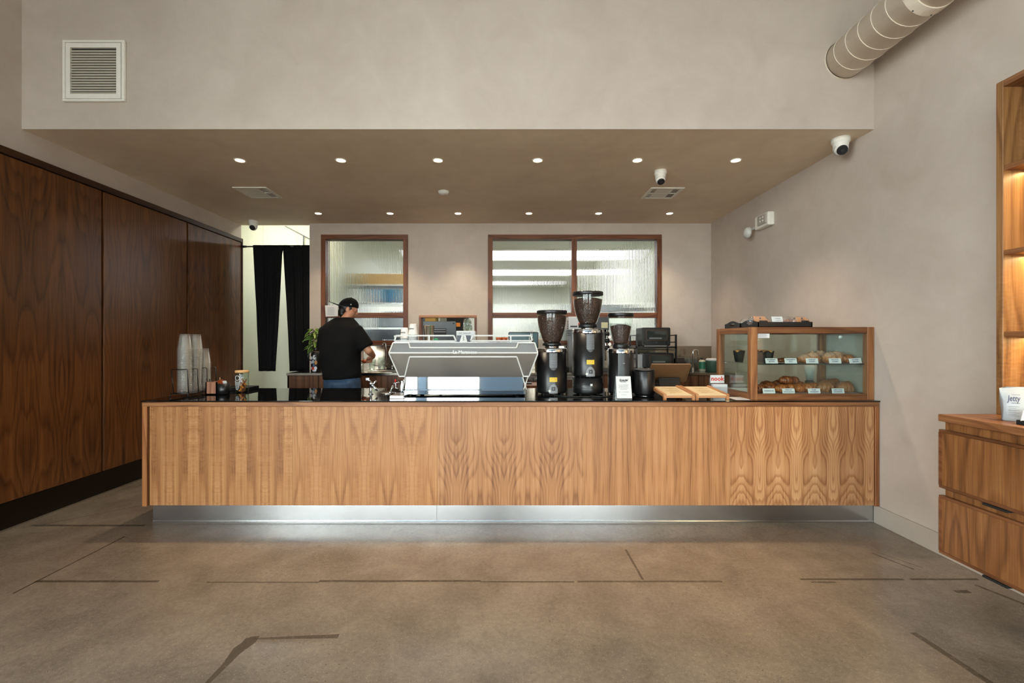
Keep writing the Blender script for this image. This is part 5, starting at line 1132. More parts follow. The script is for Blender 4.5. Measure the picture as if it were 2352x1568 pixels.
for px, yy, r, lab in ((1905, 3.58, (.056, .05, .046), 'ricotta danish left of the ricotta danish label'), (1919, 3.60, (.056, .05, .050), 'ricotta danish directly behind its label'), (1926, 3.72, (.056, .05, .046), 'ricotta danish in the rear row')): blob('ricotta_danish', wx(px, yy), yy, ZSH, r, m_danish, lab, 'ricotta danishes', .13)
croissant(wx(1938, 3.70), 3.70, ZSH, .10, .032, .1, m_deep, 5, 'long dark kouign amann lying behind the others', 'kouign amanns', .3)
for px, yy, lab in ((1946, 3.59, 'kouign amann left of its tilted label'), (1930, 3.66, 'kouign amann rising behind its tilted label')): blob('kouign_amann', wx(px, yy), yy, ZSH, (.054, .046, .036), m_croi, lab, 'kouign amann rounds', .10)
for px, yy, s_, lab in ((1746, 3.55, .9, 'dark glazed kanelbulle at the left post'), (1766, 3.60, 1.1, 'dark glazed kanelbulle above its label'), (1760, 3.70, 1.1, 'dark glazed kanelbulle in the rear row left'), (1785, 3.72, 1.1, 'dark glazed kanelbulle in the rear row right')):
    blob('kanelbulle', wx(px, yy), yy, Zb, (.05 * s_, .045 * s_, .04 * s_), m_deep, lab, 'kanelbullar on the case floor', .18)
for px, yy, zo, yw, lab in ((1795, 3.56, 0, .3, 'pain au chocolat in front between the left labels'), (1815, 3.60, 0, -.1, 'pain au chocolat behind its label'), (1803, 3.72, .0, .2, 'pain au chocolat in the rear row'), (1806, 3.66, .058, .1, 'pain au chocolat lying on top of the pile'), (1822, 3.70, .05, .5, 'pain au chocolat on top at the right of the pile')):
    croissant(wx(px, yy), yy, Zb + zo, .062, .036, yw, m_croi if zo == 0 else m_deep, 5, lab, 'pains au chocolat on the case floor', .35)
for px, yy, yw, lab in ((1837, 3.58, 1.1, 'plain croissant turned sideways left of its label'), (1855, 3.58, .2, 'plain croissant behind the plain croissant label'), (1838, 3.72, .8, 'plain croissant in the rear row left'), (1872, 3.62, -.3, 'plain croissant right behind the plain croissant label')):
    croissant(wx(px, yy), yy, Zb, .078, .040, yw, m_croi, 7, lab, 'plain croissants on the case floor', 1.0)
for px, yy, s_, lab in ((1895, 3.57, 1.0, 'seeded ham and cheese croissant between the last two labels'), (1900, 3.66, 1.1, 'seeded croissant behind, left of the last label'), (1912, 3.74, 1.1, 'seeded croissant in the rear row above the last label'), (1942, 3.57, 1.02, 'seeded croissant right of the last label'), (1932, 3.62, .85, 'seeded croissant at the far right of the case')):
    croissant(wx(px, yy), yy, Zb, .070 * s_, .043 * s_, .15, m_seed, 5, lab, 'ham and cheese croissants on the case floor', .5, 1.0, .30)
# trays and bags on the case
def wave_tray(y0, y1, lab):
    x0, x1, z = 1.905, 2.318, CZ1; t_ = thing('serving_tray', lab, 'tray', ((x0 + x1) / 2, (y0 + y1) / 2, z), 'black handled trays on the pastry case')
    M().box(x0, x1, y0, y1, z, z + .006).box(x0, x1, y0, y0 + .008, z, z + .040).box(x0, x1, y1 - .008, y1, z, z + .040).build('pan', m_black, t_)
    n = 12; ym = (y0 + y1) / 2; hw, zh0, zh1 = .038, z + .022, z + .040
    for xx in (x0, x1 - .008):
        hi = lambda yy: z + .040 + .022 * math.cos((yy - ym) / (y1 - y0) * math.pi) ** 2
        mb = M(); ys = [y0 + (y1 - y0) * i / 16 for i in range(17)]
        for a, b in zip(ys, ys[1:]):
            inside = abs((a + b) / 2 - ym) < hw
            for lo_a, lo_b, h_a, h_b in (((z, z, zh0, zh0), (zh1, zh1, hi(a), hi(b))) if inside else ((z, z, hi(a), hi(b)),)):
                mb.loft([[(xx, a, lo_a), (xx + .008, a, lo_a), (xx + .008, a, h_a), (xx, a, h_a)], [(xx, b, lo_b), (xx + .008, b, lo_b), (xx + .008, b, h_b), (xx, b, h_b)]], sm=False)
        mb.build('handle_end', m_black, t_)
    return t_
wave_tray(3.455, 3.715, 'black wavy handled tray at the front on top of the pastry case'); wave_tray(3.722, 3.985, 'black wavy handled tray behind the front tray on the pastry case')
zt2 = CZ1 + .0065
def treat_bag(px, Y, lab, dark=False, sc=1.0):
    x = wx(px, Y); t_ = thing('treat_bag', lab, 'bag', (x, Y, zt2), 'cellophane treat bags on the trays')
    hx, hy, h = .062 * sc, .036, .080 * sc
    M().ell((x, Y, zt2 + .034), (hx * 1.05, hy, .033), 18, 12, lambda d: .12 * mnoise.noise(d * 3 + Vector((x, 0, 0)))).build('filling', m_deep if dark else m_croi, t_)
    M().ell((x - .01, Y, zt2 + .042), (hx * 1.35, hy * 1.1, .041), 22, 14, lambda d: .22 * mnoise.noise(d * 4 + Vector((x * 3, 0, 0)))).build('wrapper', m_wrap, t_)
    if not dark:
        M().prism([(-hx * .82, 0), (hx * .82, 0), (hx * .62, h), (-hx * .72, h)], 'Y', -.002, .002)
        mb = M().loft([[(x - hx * .9, Y - hy * 1.2, zt2 + .03), (x + hx, Y - hy * 1.2, zt2 + .03), (x + hx, Y - hy * 1.2 - .003, zt2 + .03), (x - hx * .9, Y - hy * 1.2 - .003, zt2 + .03)], [(x - hx * .8, Y - hy * .2, zt2 + h), (x + hx * .6, Y - hy * .2, zt2 + h), (x + hx * .6, Y - hy * .2 - .003, zt2 + h), (x - hx * .8, Y - hy * .2 - .003, zt2 + h)],
                       [(x - hx * .8, Y + hy * .9, zt2 + h * .9), (x + hx * .6, Y + hy * .9, zt2 + h * .9), (x + hx * .6, Y + hy * .9, zt2 + h * .86), (x - hx * .8, Y + hy * .9, zt2 + h * .86)]], sm=False).build('kraft_label', m_kraft, t_)
        yl = Y - hy * 1.2 - .004
        M().loft([[(x - hx * .3, yl + .004, zt2 + .036), (x + hx * .75, yl + .004, zt2 + .036), (x + hx * .75, yl, zt2 + .036), (x - hx * .3, yl, zt2 + .036)], [(x - hx * .3, yl + .012, zt2 + .047), (x + hx * .7, yl + .012, zt2 + .047), (x + hx * .7, yl + .008, zt2 + .047), (x - hx * .3, yl + .008, zt2 + .047)]], sm=False).build('label_band', m_ink, mb)
        M().ell((x - .002, Y - hy * .62, zt2 + .062), (.006, .004, .010), 8, 6).build('label_mark', m_ink, mb)
treat_bag(1743, 3.56, 'kraft labelled cellophane bag at the left end of the front tray'); treat_bag(1838, 3.56, 'kraft labelled cellophane bag near the right end of the front tray', sc=.92); treat_bag(1812, 3.60, 'clear bag of dark brown treats between the white card and right bag', True, .8)
treat_bag(1722, 3.84, 'cellophane bag on the rear tray seen past the wavy handle', True, .9)
o = M().loft([[(wx(1776, 3.5), 3.50, zt2), (wx(1801, 3.5), 3.50, zt2), (wx(1801, 3.5), 3.502, zt2), (wx(1776, 3.5), 3.502, zt2)], [(wx(1775, 3.5), 3.52, zt2 + .077), (wx(1800, 3.5), 3.52, zt2 + .077), (wx(1800, 3.5), 3.522, zt2 + .077), (wx(1775, 3.5), 3.522, zt2 + .077)]], sm=False).build('price_card', m_paper)
tag(o, 'small white price card standing in the front tray', 'card'); text('cookies', .014, (wx(1788, 3.5), 3.511, zt2 + .062), m_greyink, o, (math.pi / 2 - .25, 0, 0)); M().box(wx(1783, 3.5), wx(1795, 3.5), 3.5035, 3.5045, zt2 + .046, zt2 + .048).build('print_line', m_greyink, o)

# ------------------------------------------------------------------ rear worktop: toaster rack, taps, jars, brewer
rk = thing('toaster_rack', 'black two-tier metal rack carrying the toasters on the rear worktop', 'rack', (wx(1507, 5.7), 5.7, BT))
ra, rb, y0, y1 = wx(1461, 5.60), wx(1555, 5.60), 5.60, 5.92; zs1, ztop = 1.300, wz(768, 5.6)
for x in (ra, rb - .02):
    for yy in (y0, y1 - .02): M().box(x, x + .02, yy, yy + .02, BT, ztop).build('post', m_satin, rk)
M().box(ra, rb, y0, y1, zs1 - .02, zs1).build('shelf', m_satin, rk); M().box(ra, rb, y0, y1, BT + .03, BT + .045).build('shelf', m_satin, rk)
for zz_ in (ztop - .015, ztop - .10, 1.25, 1.14):
    M().box(ra + .02, rb - .02, y1 - .015, y1 - .005, zz_, zz_ + .012).build('back_bar', m_satin, rk)
    for x in (ra + .004, rb - .014): M().box(x, x + .01, y0 + .02, y1 - .02, zz_, zz_ + .012).build('side_bar', m_satin, rk)
def toaster(xa, xb, z, h, Y, lab):
    t_ = thing('toaster_oven', lab, 'toaster', ((xa + xb) / 2, Y, z), 'black toaster ovens in the rack'); D = .25
    M().prism(rrect(xa, xb, z + .008, z + h, .018), 'Y', Y, Y + D).build('body', m_satin, t_, .004, 2)
    W = xb - xa; wa, wb, za, zb_ = xa + W * .17, xb - W * .14, z + h * .36, z + h * .84
    d = M().prism(rrect(wa - .012, wb + .012, za - .010, zb_ + .010, .022), 'Y', Y - .006, Y + .002).build('door', m_black, t_)
    M().tube([(px_, Y - .007, pz_) for px_, pz_ in rrect(wa - .008, wb + .008, za - .006, zb_ + .006, .02)], .0022, 6, True).build('door_trim', m_gold, d)
    M().prism(rrect(wa + .006, wb - .006, za + .006, zb_ - .004, .008), 'Y', Y - .009, Y - .005).build('window_glass', mat('toaster_glass', (52, 58, 56), .05, spec=.9), d)
    M().box(wa + .03, wb - .06, Y - .011, Y - .009, za + .010, za + .026).build('rack_tray', m_mgrey, d)
    M().box(wa + .06, wb - .08, Y - .022, Y - .006, za - .016, za - .008).build('door_handle', m_black, d)
    for x in (xa + W * .13, xb - W * .10):
        k_ = M().lathe([(.019, -.014), (.021, -.004), (.021, .002)], (x, Y, z + h * .20), 18, axis='Y').build('knob', m_black, t_)
        for q in range(9): M().ell((x + .027 * math.cos(q * .6 - .9 + 1.57 - 1.0), Y - .001, z + h * .20 + .027 * math.sin(q * .6 - .9 + .57)), (.0016, .0012, .0016), 6, 4).build('dial_mark', m_mgrey, k_)
    text('toast', .013, ((xa + xb) / 2 + .0, Y - .0012, z + h * .22), m_mgrey, t_)
    M().box(xa + .03, xb - .05, Y - .02, Y + .02, z + .004, z + .010).build('crumb_tray', m_alu, t_)
    for x in (xa + .03, xb - .03):
        for yy in (Y + .03, Y + D - .03): M().cyl((x, yy, z), .010, .01, 10).build('foot', m_matte, t_)
toaster(wx(1474, 5.57), wx(1540, 5.57), zs1 + .0005, wz(752, 5.57) - zs1, 5.57, 'black toaster oven on the upper tier of the rack')
toaster(wx(1482, 5.58), wx(1548, 5.58), BT + .0455, wz(810.5, 5.58) - BT - .0455, 5.58, 'black toaster oven on the lower tier of the rack')
def faucet(x, y, r, top, lab, flip=1, sinkw=.3):
    t_ = thing('faucet', lab, 'faucet', (x, y, BT)); m_ = m_chrome
    M().lathe([(.024, 0), (.024, .006), (.013, .016), (.013, .03)], (x, y, BT), 16).build('base', m_, t_)
    pts = [(x, y, BT + .02), (x, y, top - r)] + [(x + flip * (r - r * math.cos(q)), y - .0, top - r + r * math.sin(q)) for q in [math.pi * i / 10 for i in range(1, 11)]]; e = pts[-1]; pts.append((e[0], e[1], e[2] - .045))
    M().tube(pts, .010, 10).build('spout', m_, t_)
    return t_
f1 = faucet(wx(886, 5.98), 5.98, .020, wz(788, 5.98), 'tall chrome gooseneck tap on the rear worktop left of the machine', -1)
fx = wx(886, 5.98)
for dx in (-.085, .085):
    M().lathe([(.012, 0), (.016, .01), (.010, .02), (.012, .04), (.017, .055), (.008, .065)], (fx + dx, 5.98, BT), 14).build('valve', m_chrome, f1)
M().tube([(fx - .085, 5.96, BT + .062), (fx - .15, 5.93, BT + .078)], .008, 8).build('lever_handle', m_alu, f1); M().tube([(fx + .085, 5.96, BT + .062), (fx + .15, 5.93, BT + .07)], .008, 8).build('lever_handle', m_alu, f1)
M().box(fx - .12, fx + .12, 5.96, 6.0, BT, BT + .016).build('bridge', m_satin, f1)
faucet(wx(1591.5, 5.95), 5.95, .034, wz(803, 5.95), 'arched chrome tap on the rear worktop right of the toaster rack')
sk = thing('sink_rim', 'stainless sink rim set in the rear worktop behind the barista', 'sink', (wx(870, 5.7), 5.7, BT))
a, b = wx(838, 5.62), wx(905, 5.62)
M().box(a, b, 5.58, 5.60, BT, BT + .008).box(a, b, 5.90, 5.92, BT, BT + .008).box(a, a + .02, 5.58, 5.92, BT, BT + .008).box(b - .02, b, 5.58, 5.92, BT, BT + .008).build('rim', m_steel, sk, .002, 1); M().box(a + .02, b - .02, 5.60, 5.90, BT, BT + .002).build('grate', m_darkmetal, sk)
for px, yy, h, lab in ((855, 5.75, .15, 'clear tumbler by the sink nearest the tap'), (829, 5.72, .17, 'clear tumbler in front of the barista')):
    x = wx(px, yy); o = M().lathe([(.030, 0), (.032, .004), (.043, h), (.041, h), (.031, .012), (.002, .010)], (x, yy, BT + .002), 24).build('tumbler', m_glass); tag(o, lab, 'glass', 'tumblers by the sink')
sb = thing('soap_bottle', 'white pump bottle with a green label beside the right tap', 'bottle', (wx(1613, 5.85), 5.85, BT)); x = wx(1613, 5.85)
M().lathe([(.036, 0), (.040, .004), (.040, .128), (.034, .140), (.014, .148)], (x, 5.85, BT), 24).build('body', mat('cream_bottle', (200, 192, 168), .4), sb); M().lathe([(.0405, .03), (.0405, .122)], (x, 5.85, BT), 24, cap=False).build('label', m_green, sb); M().cyl((x, 5.85, BT + .148), .010, .02, 12).tube([(x, 5.85, BT + .168), (x - .035, 5.83, BT + .166)], .006, 8).build('pump', m_black, sb)
tbx = thing('food_tub', 'dark green tub with a white lid beside the pastry case', 'tub', (wx(1636, 5.85), 5.85, BT)); x = wx(1637, 5.85)
M().lathe([(.075, 0), (.078, .004), (.083, .13), (.083, .135)], (x, 5.85, BT), 28).build('tub', mat('dark_green_tub', (64, 92, 74), .3), tbx); M().lathe([(.085, .135), (.086, .150), (.07, .165), (.002, .168)], (x, 5.85, BT), 28).build('lid', m_paper, tbx)
for i in range(6):
    for j in range(2):
        x = wx(1560 + i * 8, 6.05); t_ = M().lathe([(.020, 0), (.022, .003), (.024, .085), (.0225, .085), (.020, .006), (.002, .005)], (x, 6.08, BT + j * .09), 14).build('shot_glass', m_glass if (i + j) % 2 else m_acryl)
        tag(t_, 'small clear glass in the two-high row against the right backsplash', 'glass', 'small glasses by the backsplash')
tag(M().prism([(5.75, BT), (5.95, BT), (5.95, BT + .16), (5.90, BT + .175), (5.80, BT + .175), (5.75, BT + .12)], 'X', wx(1556, 5.75), wx(1576, 5.75)).build('black_bin', m_black, None, .01), 'black plastic bin between the rack and the right tap', 'bin')
tag(M().lathe([(.045, 0), (.047, .004), (.047, .17), (.044, .18), (.002, .182)], (wx(1660, 6.0), 6.0, BT), 20).build('dark_jar', mat('smoked_jar', (60, 46, 52), .25)), 'dark smoked jar at the right end of the rear worktop', 'jar')
# mug and kettle-like grinder seen through the case
mg = thing('electric_kettle', 'white jug on a black base seen through the pastry case', 'kettle', (wx(1866, 4.12), 4.16, CT)); x = wx(1865, 4.16)
ped = thing('side_stand', 'narrow shelf behind the pastry case carrying the white jug', 'stand', (x, 4.4, 0))
mg.location = (x, 4.16, CT)
M().lathe([(.056, 0), (.058, .004), (.058, .075), (.050, .082)], (x, 4.16, CT), 28).build('base', m_black, mg); M().lathe([(.036, .085), (.040, .09), (.054, .17), (.058, .215), (.052, .222), (.002, .224)], (x - .006, 4.16, CT), 28).build('jug', m_paper, mg)
M().tube([(x + .030, 4.16, CT + .10), (x + .055, 4.16, CT + .12), (x + .066, 4.16, CT + .17), (x + .055, 4.16, CT + .21)], .009, 10).build('handle', m_black, mg)
bpy.data.objects.remove(ped)
# batch brewer between the grinders
bb = thing('batch_brewer', 'tall coffee brewer with white and black head behind the grinders', 'coffee brewer', (wx(1352, 5.8), 5.8, BT)); Yw = 5.78
xa, xm_, xb = wx(1306, Yw), wx(1346, Yw), wx(1399, Yw); z0, z1 = wz(757, Yw), wz(727, Yw)
M().box(xa, xm_, Yw, 6.10, z0, z1).build('head_left', m_paper, bb, .006, 2); M().box(xm_, xb, Yw, 6.10, z0, z1 - .005).build('head_right', m_dgrey, bb, .006, 2)
M().box(xa + .02, xb - .02, 5.95, 6.10, BT + .05, z0).build('column', m_mgrey, bb); M().box(xa, xb, Yw, 6.12, BT, BT + .05).build('base', m_satin, bb, .004, 1)
M().box(wx(1381, Yw), wx(1396, Yw), Yw - .003, Yw, wz(753, Yw), wz(740, Yw)).build('display', mat('lit_display', (196, 186, 140), .3), bb); M().box(wx(1310, Yw), wx(1326, Yw), Yw - .003, Yw, wz(751, Yw), wz(748, Yw)).build('label_slot', m_ink, bb)
M().box(wx(1328, Yw), wx(1334, Yw), Yw - .003, Yw, wz(748, Yw), wz(741, Yw)).build('red_button', m_red, bb)
for i in range(9): M().box(wx(1303, Yw), wx(1312, Yw), Yw + .01, Yw + .05, wz(770 - i * 4.0, Yw) - .004, wz(770 - i * 4.0, Yw) + .006).build('vent_slat', m_dgrey, bb)
for px in (1392, 1398):
    M().tube([(wx(px, Yw), Yw + .03, z0), (wx(px, Yw), Yw + .03, BT + .14)], .010, 10).build('steel_pipe', m_chrome, bb)
for k in range(6): M().lathe([(.020, -.03), (.026, -.02), (.026, .02), (.016, .03)], (wx(1394 + 5 * (k % 2), Yw), Yw - .01, z0 - .05 - .045 * k), 12, axis=('X', 'Y')[k % 2]).build('valve_body', m_chrome if k % 2 else m_satin, bb)
tag(M().box(wx(1238, 5.75), wx(1262, 5.75), 5.75, 5.95, BT, wz(778, 5.75)).build('white_carton', mat('off_white_carton', (206, 196, 180), .6), None, .004, 1), 'off-white carton on the worktop behind the left grinder', 'carton')
tag(M().box(wx(1276, 5.7), wx(1298, 5.7), 5.7, 5.9, BT, wz(802, 5.7)).build('beige_canister', mat('beige_tin', (198, 182, 158), .4), None, .012), 'beige square tin behind the gap between grinders', 'tin')
for k, (px, yy) in enumerate(((1459, 5.52 + .08), (1468, 5.66))):
    for j in range(3): tag(M().lathe([(.002, 0), (.05, .002), (.075, .012), (.073, .014), (.05, .005), (.002, .004)], (wx(px, yy) - .04, yy, BT + .001 + j * .008), 20).build('saucer', m_paper), 'white saucer in the %s little pile by the toaster rack' % ('front' if k == 0 else 'rear'), 'saucer', 'saucers by the rack %s' % ('front' if k == 0 else 'rear'))
tag(M().box(wx(1462, 5.75), wx(1476, 5.75), 5.7, 5.9, BT + .0465, BT + .22).build('paper_bundle', m_paper, None, .006), 'bundle of white napkins beside the lower toaster', 'napkins')
# plant, growler and note by the left window
gw = thing('growler', 'black growler jug with colourful stickers on the rear worktop beside the barista', 'jug', (wx(727, 5.72), 5.72, BT)); x = wx(726, 5.72); r = .060
M().lathe([(r * .94, 0), (r, .006), (r, .205), (r * .9, .235), (r * .55, .258), (r * .5, .262)], (x, 5.72, BT), 32).build('body', m_satin, gw); M().lathe([(r * .5, .262), (r * .58, .266), (r * .58, .30), (r * .5, .305), (.002, .306)], (x, 5.72, BT), 24).build('cap', m_black, gw); M().lathe([(r * .45, .250), (r * .62, .252), (r * .62, .262)], (x, 5.72, BT), 24, cap=False).build('neck_band', m_gold, gw)
M().tube([(x - .02, 5.70, BT + .262), (x - .065, 5.69, BT + .25), (x - .088, 5.69, BT + .20), (x - .075, 5.69, BT + .155), (x - .045, 5.68, BT + .145), (x + .02, 5.66, BT + .20)], .0075, 10).build('carry_strap', m_black, gw)
cols = [m_paper, mat('sticker_grey', (170, 176, 184), .4), m_red, mat('sticker_blue', (70, 100, 130), .4), m_kraft, mat('sticker_pale', (214, 216, 226), .4)]
for k, (q, z, w_, h_, mi) in enumerate(((-.5, .175, .30, .022, 5), (.15, .185, .26, .03, 0), (-.1, .13, .3, .022, 1), (.5, .12, .26, .026, 4), (-.55, .12, .22, .018, 5), (.05, .085, .22, .02, 3), (-.1, .045, .34, .024, 2), (.45, .05, .28, .022, 5), (-.55, .05, .2, .016, 0), (.2, .02, .4, .012, 5))):
    rings = []
    for i in range(7):
        s = -1 + i / 3; a = q + s * w_ - .15; hh = h_ * math.sqrt(max(.05, 1 - s * s * .9)); rings.append([(x + (r + e) * math.sin(a), 5.72 - (r + e) * math.cos(a), BT + z + sg_ * hh) for e, sg_ in ((.0012 + k * .00008, -1), (.0012 + k * .00008, 1), (-.001, 1), (-.001, -1))])
    M().loft(rings, sm=False).build('sticker', cols[mi], gw)
pl_ = thing('potted_plant', 'leafy green plant with long pointed leaves behind the growler', 'plant', (wx(722, 5.95), 5.95, BT)); x = wx(726, 5.95)
M().lathe([(.045, 0), (.05, .004), (.062, .11), (.058, .112), (.05, .095), (.002, .094)], (x + .02, 5.95, BT), 24).build('pot', m_white, pl_)
M().tube([(x + .02, 5.95, BT + .09), (x + .01, 5.95, BT + .25), (x - .02, 5.93, BT + .42), (x, 5.94, BT + .58)], [.008, .007, .006, .004], 8).build('stem', m_stem, pl_)
leafme = []
for v in range(2):
    L, W = .125 + .02 * v, .021; rings = []
    for i in range(7):
        t = i / 6; ww = W * math.sin(math.pi * min(1, t * .93 + .07)) ** .8; zc_ = -.05 * t * t * (1 + v)
        rings.append([(L * t, -ww, zc_ + .007), (L * t, 0, zc_), (L * t, ww, zc_ + .007), (L * t, 0, zc_ - .0012)])
    me = M().loft(rings).data('leaf'); me.materials.append(m_leaf if v == 0 else mat('leaf_pale', (150, 168, 84), .42, var=.2)); leafme.append(me)
for k in range(56):
    t = k / 55; o = bpy.data.objects.new('leaf', leafme[k % 3 == 2]); C.objects.link(o); o.parent = pl_
    q = 2.4 * k; zz_ = .28 + .27 * t; o.location = Vector((x - .012 + .018 * math.cos(q), 5.94 + .02 * math.sin(q), BT + zz_)) - pl_.location
    o.rotation_euler = (random.uniform(-.4, .4), random.uniform(-.1, .9) - .5 * t, q); s_ = random.uniform(.75, 1.1); o.scale = (s_, s_, s_)
nt = thing('paper_notice', 'white printed notice propped against the left window behind the cap', 'notice', (wx(760, 6.16), 6.15, 1.6)); Yn = 6.165
pts = [(wx(746.5, Yn), Yn, wz(701, Yn)), (wx(776, Yn), Yn, wz(701, Yn)), (wx(776, Yn), Yn, wz(726, Yn)), (wx(748, Yn), Yn, wz(727, Yn))]
M().loft([[Vector(p_) for p_ in pts], [Vector(p_) + Vector((0, .002, 0)) for p_ in pts]], sm=False).build('sheet', m_paper, nt)
bl = M()
for i in range(8):
    zc_ = wz(706 + i * 2.3, Yn); bl.box(wx(752, Yn), wx(767 + 2 * (i % 2), Yn), Yn - .0012, Yn - .0004, zc_ - .003, zc_)
bl.build('print_lines', m_greyink, nt)

# ------------------------------------------------------------------ the barista (built facing +y, then turned)
pr = thing('person', 'person in black t-shirt, jeans and backwards black cap working with their back to us', 'person', (0, 0, 0))
def voxel(mb, name, m_, size, smooth=6):
    o = mb.build(name, m_, pr); r_ = o.modifiers.new('remesh', 'REMESH'); r_.mode = 'VOXEL'; r_.voxel_size = size; r_.use_smooth_shade = True
    s_ = o.modifiers.new('smooth', 'SMOOTH'); s_.factor = .5; s_.iterations = smooth; return o
HX, HY, HZ = .0, .135, 1.722                            # head centre
hy = math.radians(-60)                                    # head turned to the right
def hd(dx, dy, dz, pitch=-.28):                           # head-local (x right, y forward, z up) -> person space
    y_, z_ = dy * math.cos(pitch) - dz * math.sin(pitch), dy * math.sin(pitch) + dz * math.cos(pitch)
    return (HX + dx * math.cos(hy) - y_ * math.sin(hy), HY + dx * math.sin(hy) + y_ * math.cos(hy), HZ + z_)
b = M()
def hell(mb, c, r, n=20, m=14):
    tmp = M().ell((0, 0, 0), r, n, m); mb.loft([[hd(c[0] + v[0], c[1] + v[1], c[2] + v[2]) for v in tmp.v[i * n:(i + 1) * n]] for i in range(m + 1)]); return mb
hell(b, (0, -.005, .03), (.076, .096, .085)); hell(b, (0, .018, -.035), (.060, .075, .075)); hell(b, (0, .055, -.085), (.032, .032, .026)); hell(b, (0, .094, -.020), (.012, .020, .020), 12, 8); hell(b, (0, .088, -.055), (.022, .012, .009), 12, 8); hell(b, (0, .086, .012), (.055, .012, .012), 12, 8)
for sx in (-1, 1): hell(b, (sx * .082, .0, -.010), (.012, .022, .032), 12, 8); hell(b, (sx * .030, .082, .0), (.012, .008, .008), 10, 6)
b.limb([(0, .0, 1.50), (.01, .06, 1.60), (.035, .115, 1.67)], [.062, .052, .050])
b.limb([(0, .03, 1.00), (0, .0, 1.12), (0, -.01, 1.28), (0, .0, 1.46)], [.125, .125, .135, .115])
for sx in (-1, 1): b.limb([(sx * .08, .0, 1.46), (sx * .160, .0, 1.480)], [.085, .048])
b.limb([(-.09, .0, .94), (-.10, .02, .50), (-.10, -.02, .09)], [.095, .068, .045]); b.limb([(.09, .0, .94), (.11, .02, .50), (.12, -.02, .09)], [.095, .068, .045])
for x in (-.10, .12): b.limb([(x, -.03, .04), (x + .01, .14, .03)], [.038, .030])
AR = [(.190, .0, 1.478), (.310, .045, 1.265), (.250, .235, 1.205)]; AL = [(-.190, .0, 1.478), (-.275, .08, 1.26), (-.06, .30, 1.20)]
for A in (AR, AL):
    b.limb([A[0], tuple((Vector(A[0]) + Vector(A[1])) / 2), A[1]], [.046, .046, .042]); b.limb([A[1], tuple((Vector(A[1]) * .6 + Vector(A[2]) * .4)), A[2]], [.042, .041, .028])
    d = (Vector(A[2]) - Vector(A[1])).normalized(); d = (d * .45 + Vector((-.75 if A is AR else .5, .15, -.32))).normalized(); side = d.cross(Vector((0, 0, 1))).normalized(); w_ = Vector(A[2]); pc_ = w_ + d * .045
    b.limb([tuple(w_), tuple(pc_ + side * .018), tuple(pc_ + d * .03 + side * .02)], [.026, .022, .016]); b.limb([tuple(w_), tuple(pc_ - side * .016), tuple(pc_ + d * .03 - side * .02)], [.026, .022, .016])
    for k, (o_, ln) in enumerate(((-.030, .060), (-.010, .072), (.010, .070), (.029, .056))):
        p0 = pc_ + d * .03 + side * o_; p1 = p0 + d * ln * .5 + Vector((0, 0, -.008)); p2 = p1 + d * ln * .3 + Vector((0, 0, -.026)); b.limb([tuple(p0), tuple(p1), tuple(p2)], [.0105, .0095, .008], 8)
    sg_ = -1 if A is AR else 1
    t0 = w_ + d * .015 + side * (.024 * sg_); t1 = t0 + d * .03 + side * (.025 * sg_) + Vector((0, 0, -.01)); b.limb([tuple(t0), tuple(t1), tuple(t1 + d * .028 + Vector((0, 0, -.012)))], [.013, .011, .009], 8)
body = voxel(b, 'body', m_skin, .0065, 5)
s = M()
rings = []
for z, hw, hd_, yo in ((.955, .205, .150, .02), (1.00, .212, .155, .015), (1.10, .214, .154, .0), (1.22, .224, .156, -.012), (1.34, .232, .156, -.018), (1.44, .236, .148, -.012), (1.51, .222, .134, .0), (1.555, .185, .116, .016), (1.595, .132, .094, .036), (1.625, .092, .078, .056)):
    rings.append([(hw * math.copysign(abs(math.cos(q)) ** .8, math.cos(q)) + .006 * math.sin(z * 40 + 3 * q), yo + hd_ * math.copysign(abs(math.sin(q)) ** .85, math.sin(q)) + .005 * math.sin(z * 31 + 4 * q), z + (.012 * math.cos(q) if z < .97 else 0)) for q in [2 * math.pi * i / 36 for i in range(36)]])
s.loft(rings)
for A in (AR, AL):
    v0, v1 = Vector(A[0]), Vector(A[1]); s.tube([tuple(v0 + Vector((-.06 if A is AR else .06, 0, .01))), tuple(v0), tuple(v0.lerp(v1, .55)), tuple(v0.lerp(v1, .86))], [.070, .078, .084, .086], 18)
shirt = voxel(s, 'shirt', m_blackcloth, .010, 14)
j = M()
j.limb([(0, .02, .97), (0, .02, .90)], [.135, .150]); rings = []
for sx, kx in ((-1, -.115), (1, .125)): j.limb([(sx * .095, .02, .93), (kx, .025, .50), (kx * 1.02, -.01, .10)], [.118, .092, .078])
rings = [[(hw * math.cos(q), .02 + hdp * math.sin(q), z) for q in [2 * math.pi * i / 32 for i in range(32)]] for z, hw, hdp in ((.84, .200, .135), (.92, .196, .140), (1.01, .178, .128))]
j.loft(rings); jeans = voxel(j, 'jeans', m_denim, .011, 3)
for x in (-.108, .128):
    mb = M(); rr = []
    for yy, hw, hh in ((-.105, .028, .05), (-.08, .042, .075), (0, .043, .085), (.10, .048, .055), (.17, .040, .045), (.20, .015, .03)): rr.append([(x + hw * math.cos(q), yy, max(.0, hh * .5 + hh * .5 * math.sin(q))) for q in [2 * math.pi * i / 16 for i in range(16)]])
    mb.loft(rr).build('shoe', m_black, pr)
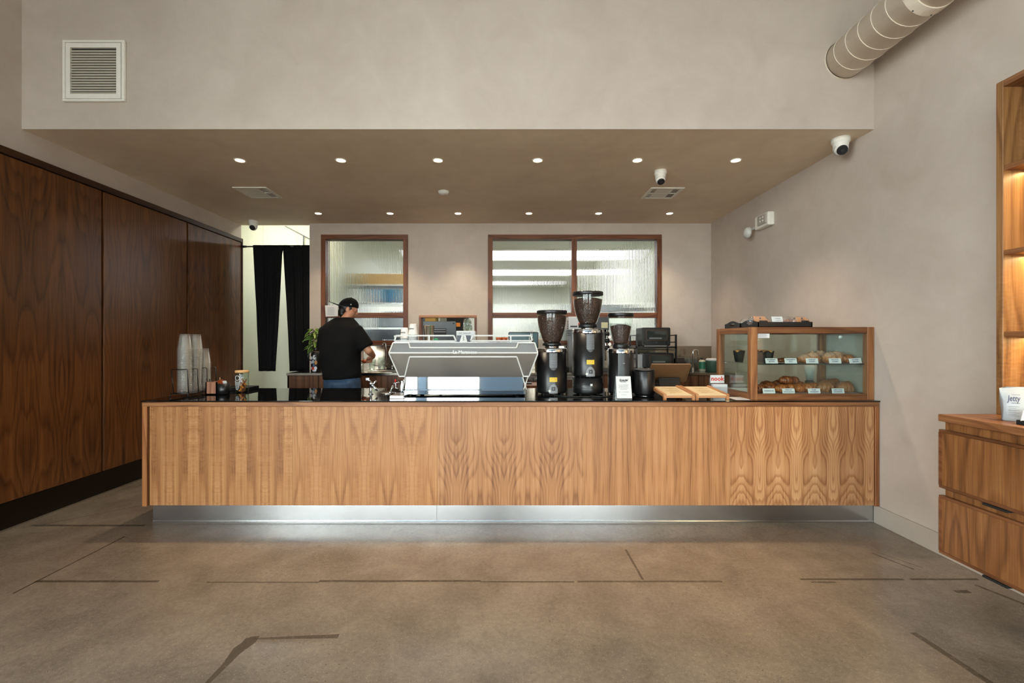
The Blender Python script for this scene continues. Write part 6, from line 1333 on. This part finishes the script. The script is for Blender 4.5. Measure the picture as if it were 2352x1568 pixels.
h = M(); hell(h, (0, -.022, .022), (.083, .088, .088)); hell(h, (0, -.055, -.045), (.070, .045, .050)); hell(h, (0, -.045, -.07), (.066, .045, .04)); hell(h, (.074, .020, .012), (.008, .020, .022)); hell(h, (-.074, .020, .012), (.008, .020, .022));
hair = voxel(h, 'hair', m_hair, .006, 4)
cp = M(); n = 28; rr = []
for i in range(9):
    t = i / 8; a = t * math.pi / 2; rr.append([hd(.090 * math.cos(a) * math.cos(q), -.008 + .106 * math.cos(a) * math.sin(q), .022 + .030 * 0 + .108 * math.sin(a) + .016 * math.sin(q) * math.cos(a)) for q in [2 * math.pi * k / n for k in range(n)]])
rr = rr[:-1] + [[hd(.004 * math.cos(q), -.008 + .004 * math.sin(q), .131) for q in [2 * math.pi * k / n for k in range(n)]]]
cap = cp.loft(rr).build('cap', mat('black_cap', (13, 13, 14), .8, var=.2, spec=.15), pr)
top, bot = [], []
for i in range(15):                                        # brim sticking out of the back of the head
    a = math.pi + math.pi * i / 14; u = math.cos(a); w_ = -math.sin(a)
    top.append((u, w_))
rings = [[hd(.086 * u, -.008 - .104 * w_ * .96, .014 - .010 * w_ + k) for u, w_ in top] + [hd(.080 * u, -.070 - .150 * w_, .030 - .010 * w_ - .02 * u * u + k) for u, w_ in top[::-1]] for k in (0, .005)]
M().loft(rings, sm=False).build('brim', m_matte, cap)
M().ell(hd(0, -.008, .131), (.007, .007, .005), 10, 6).build('button', m_matte, cap)
M().ell(hd(.088, .02, .052), (.007, .007, .007), 8, 6).build('cap_badge', m_paper, cap)
pr.location = (wx(783, 4.93), 4.93, 0); pr.rotation_euler = (0, 0, math.radians(-16))
hp = thing('cloth_wad', 'small bundle held in the barista\'s hands over the sink', 'cloth', (0, 0, 0))
c_ = Matrix.Rotation(math.radians(-16), 3, 'Z') @ Vector((.085, .315, 1.135)) + pr.location
hp.location = c_; M().ell(tuple(c_), (.03, .03, .022), 16, 10, lambda d: .25 * mnoise.noise(d * 3)).build('bundle', m_amber, hp)
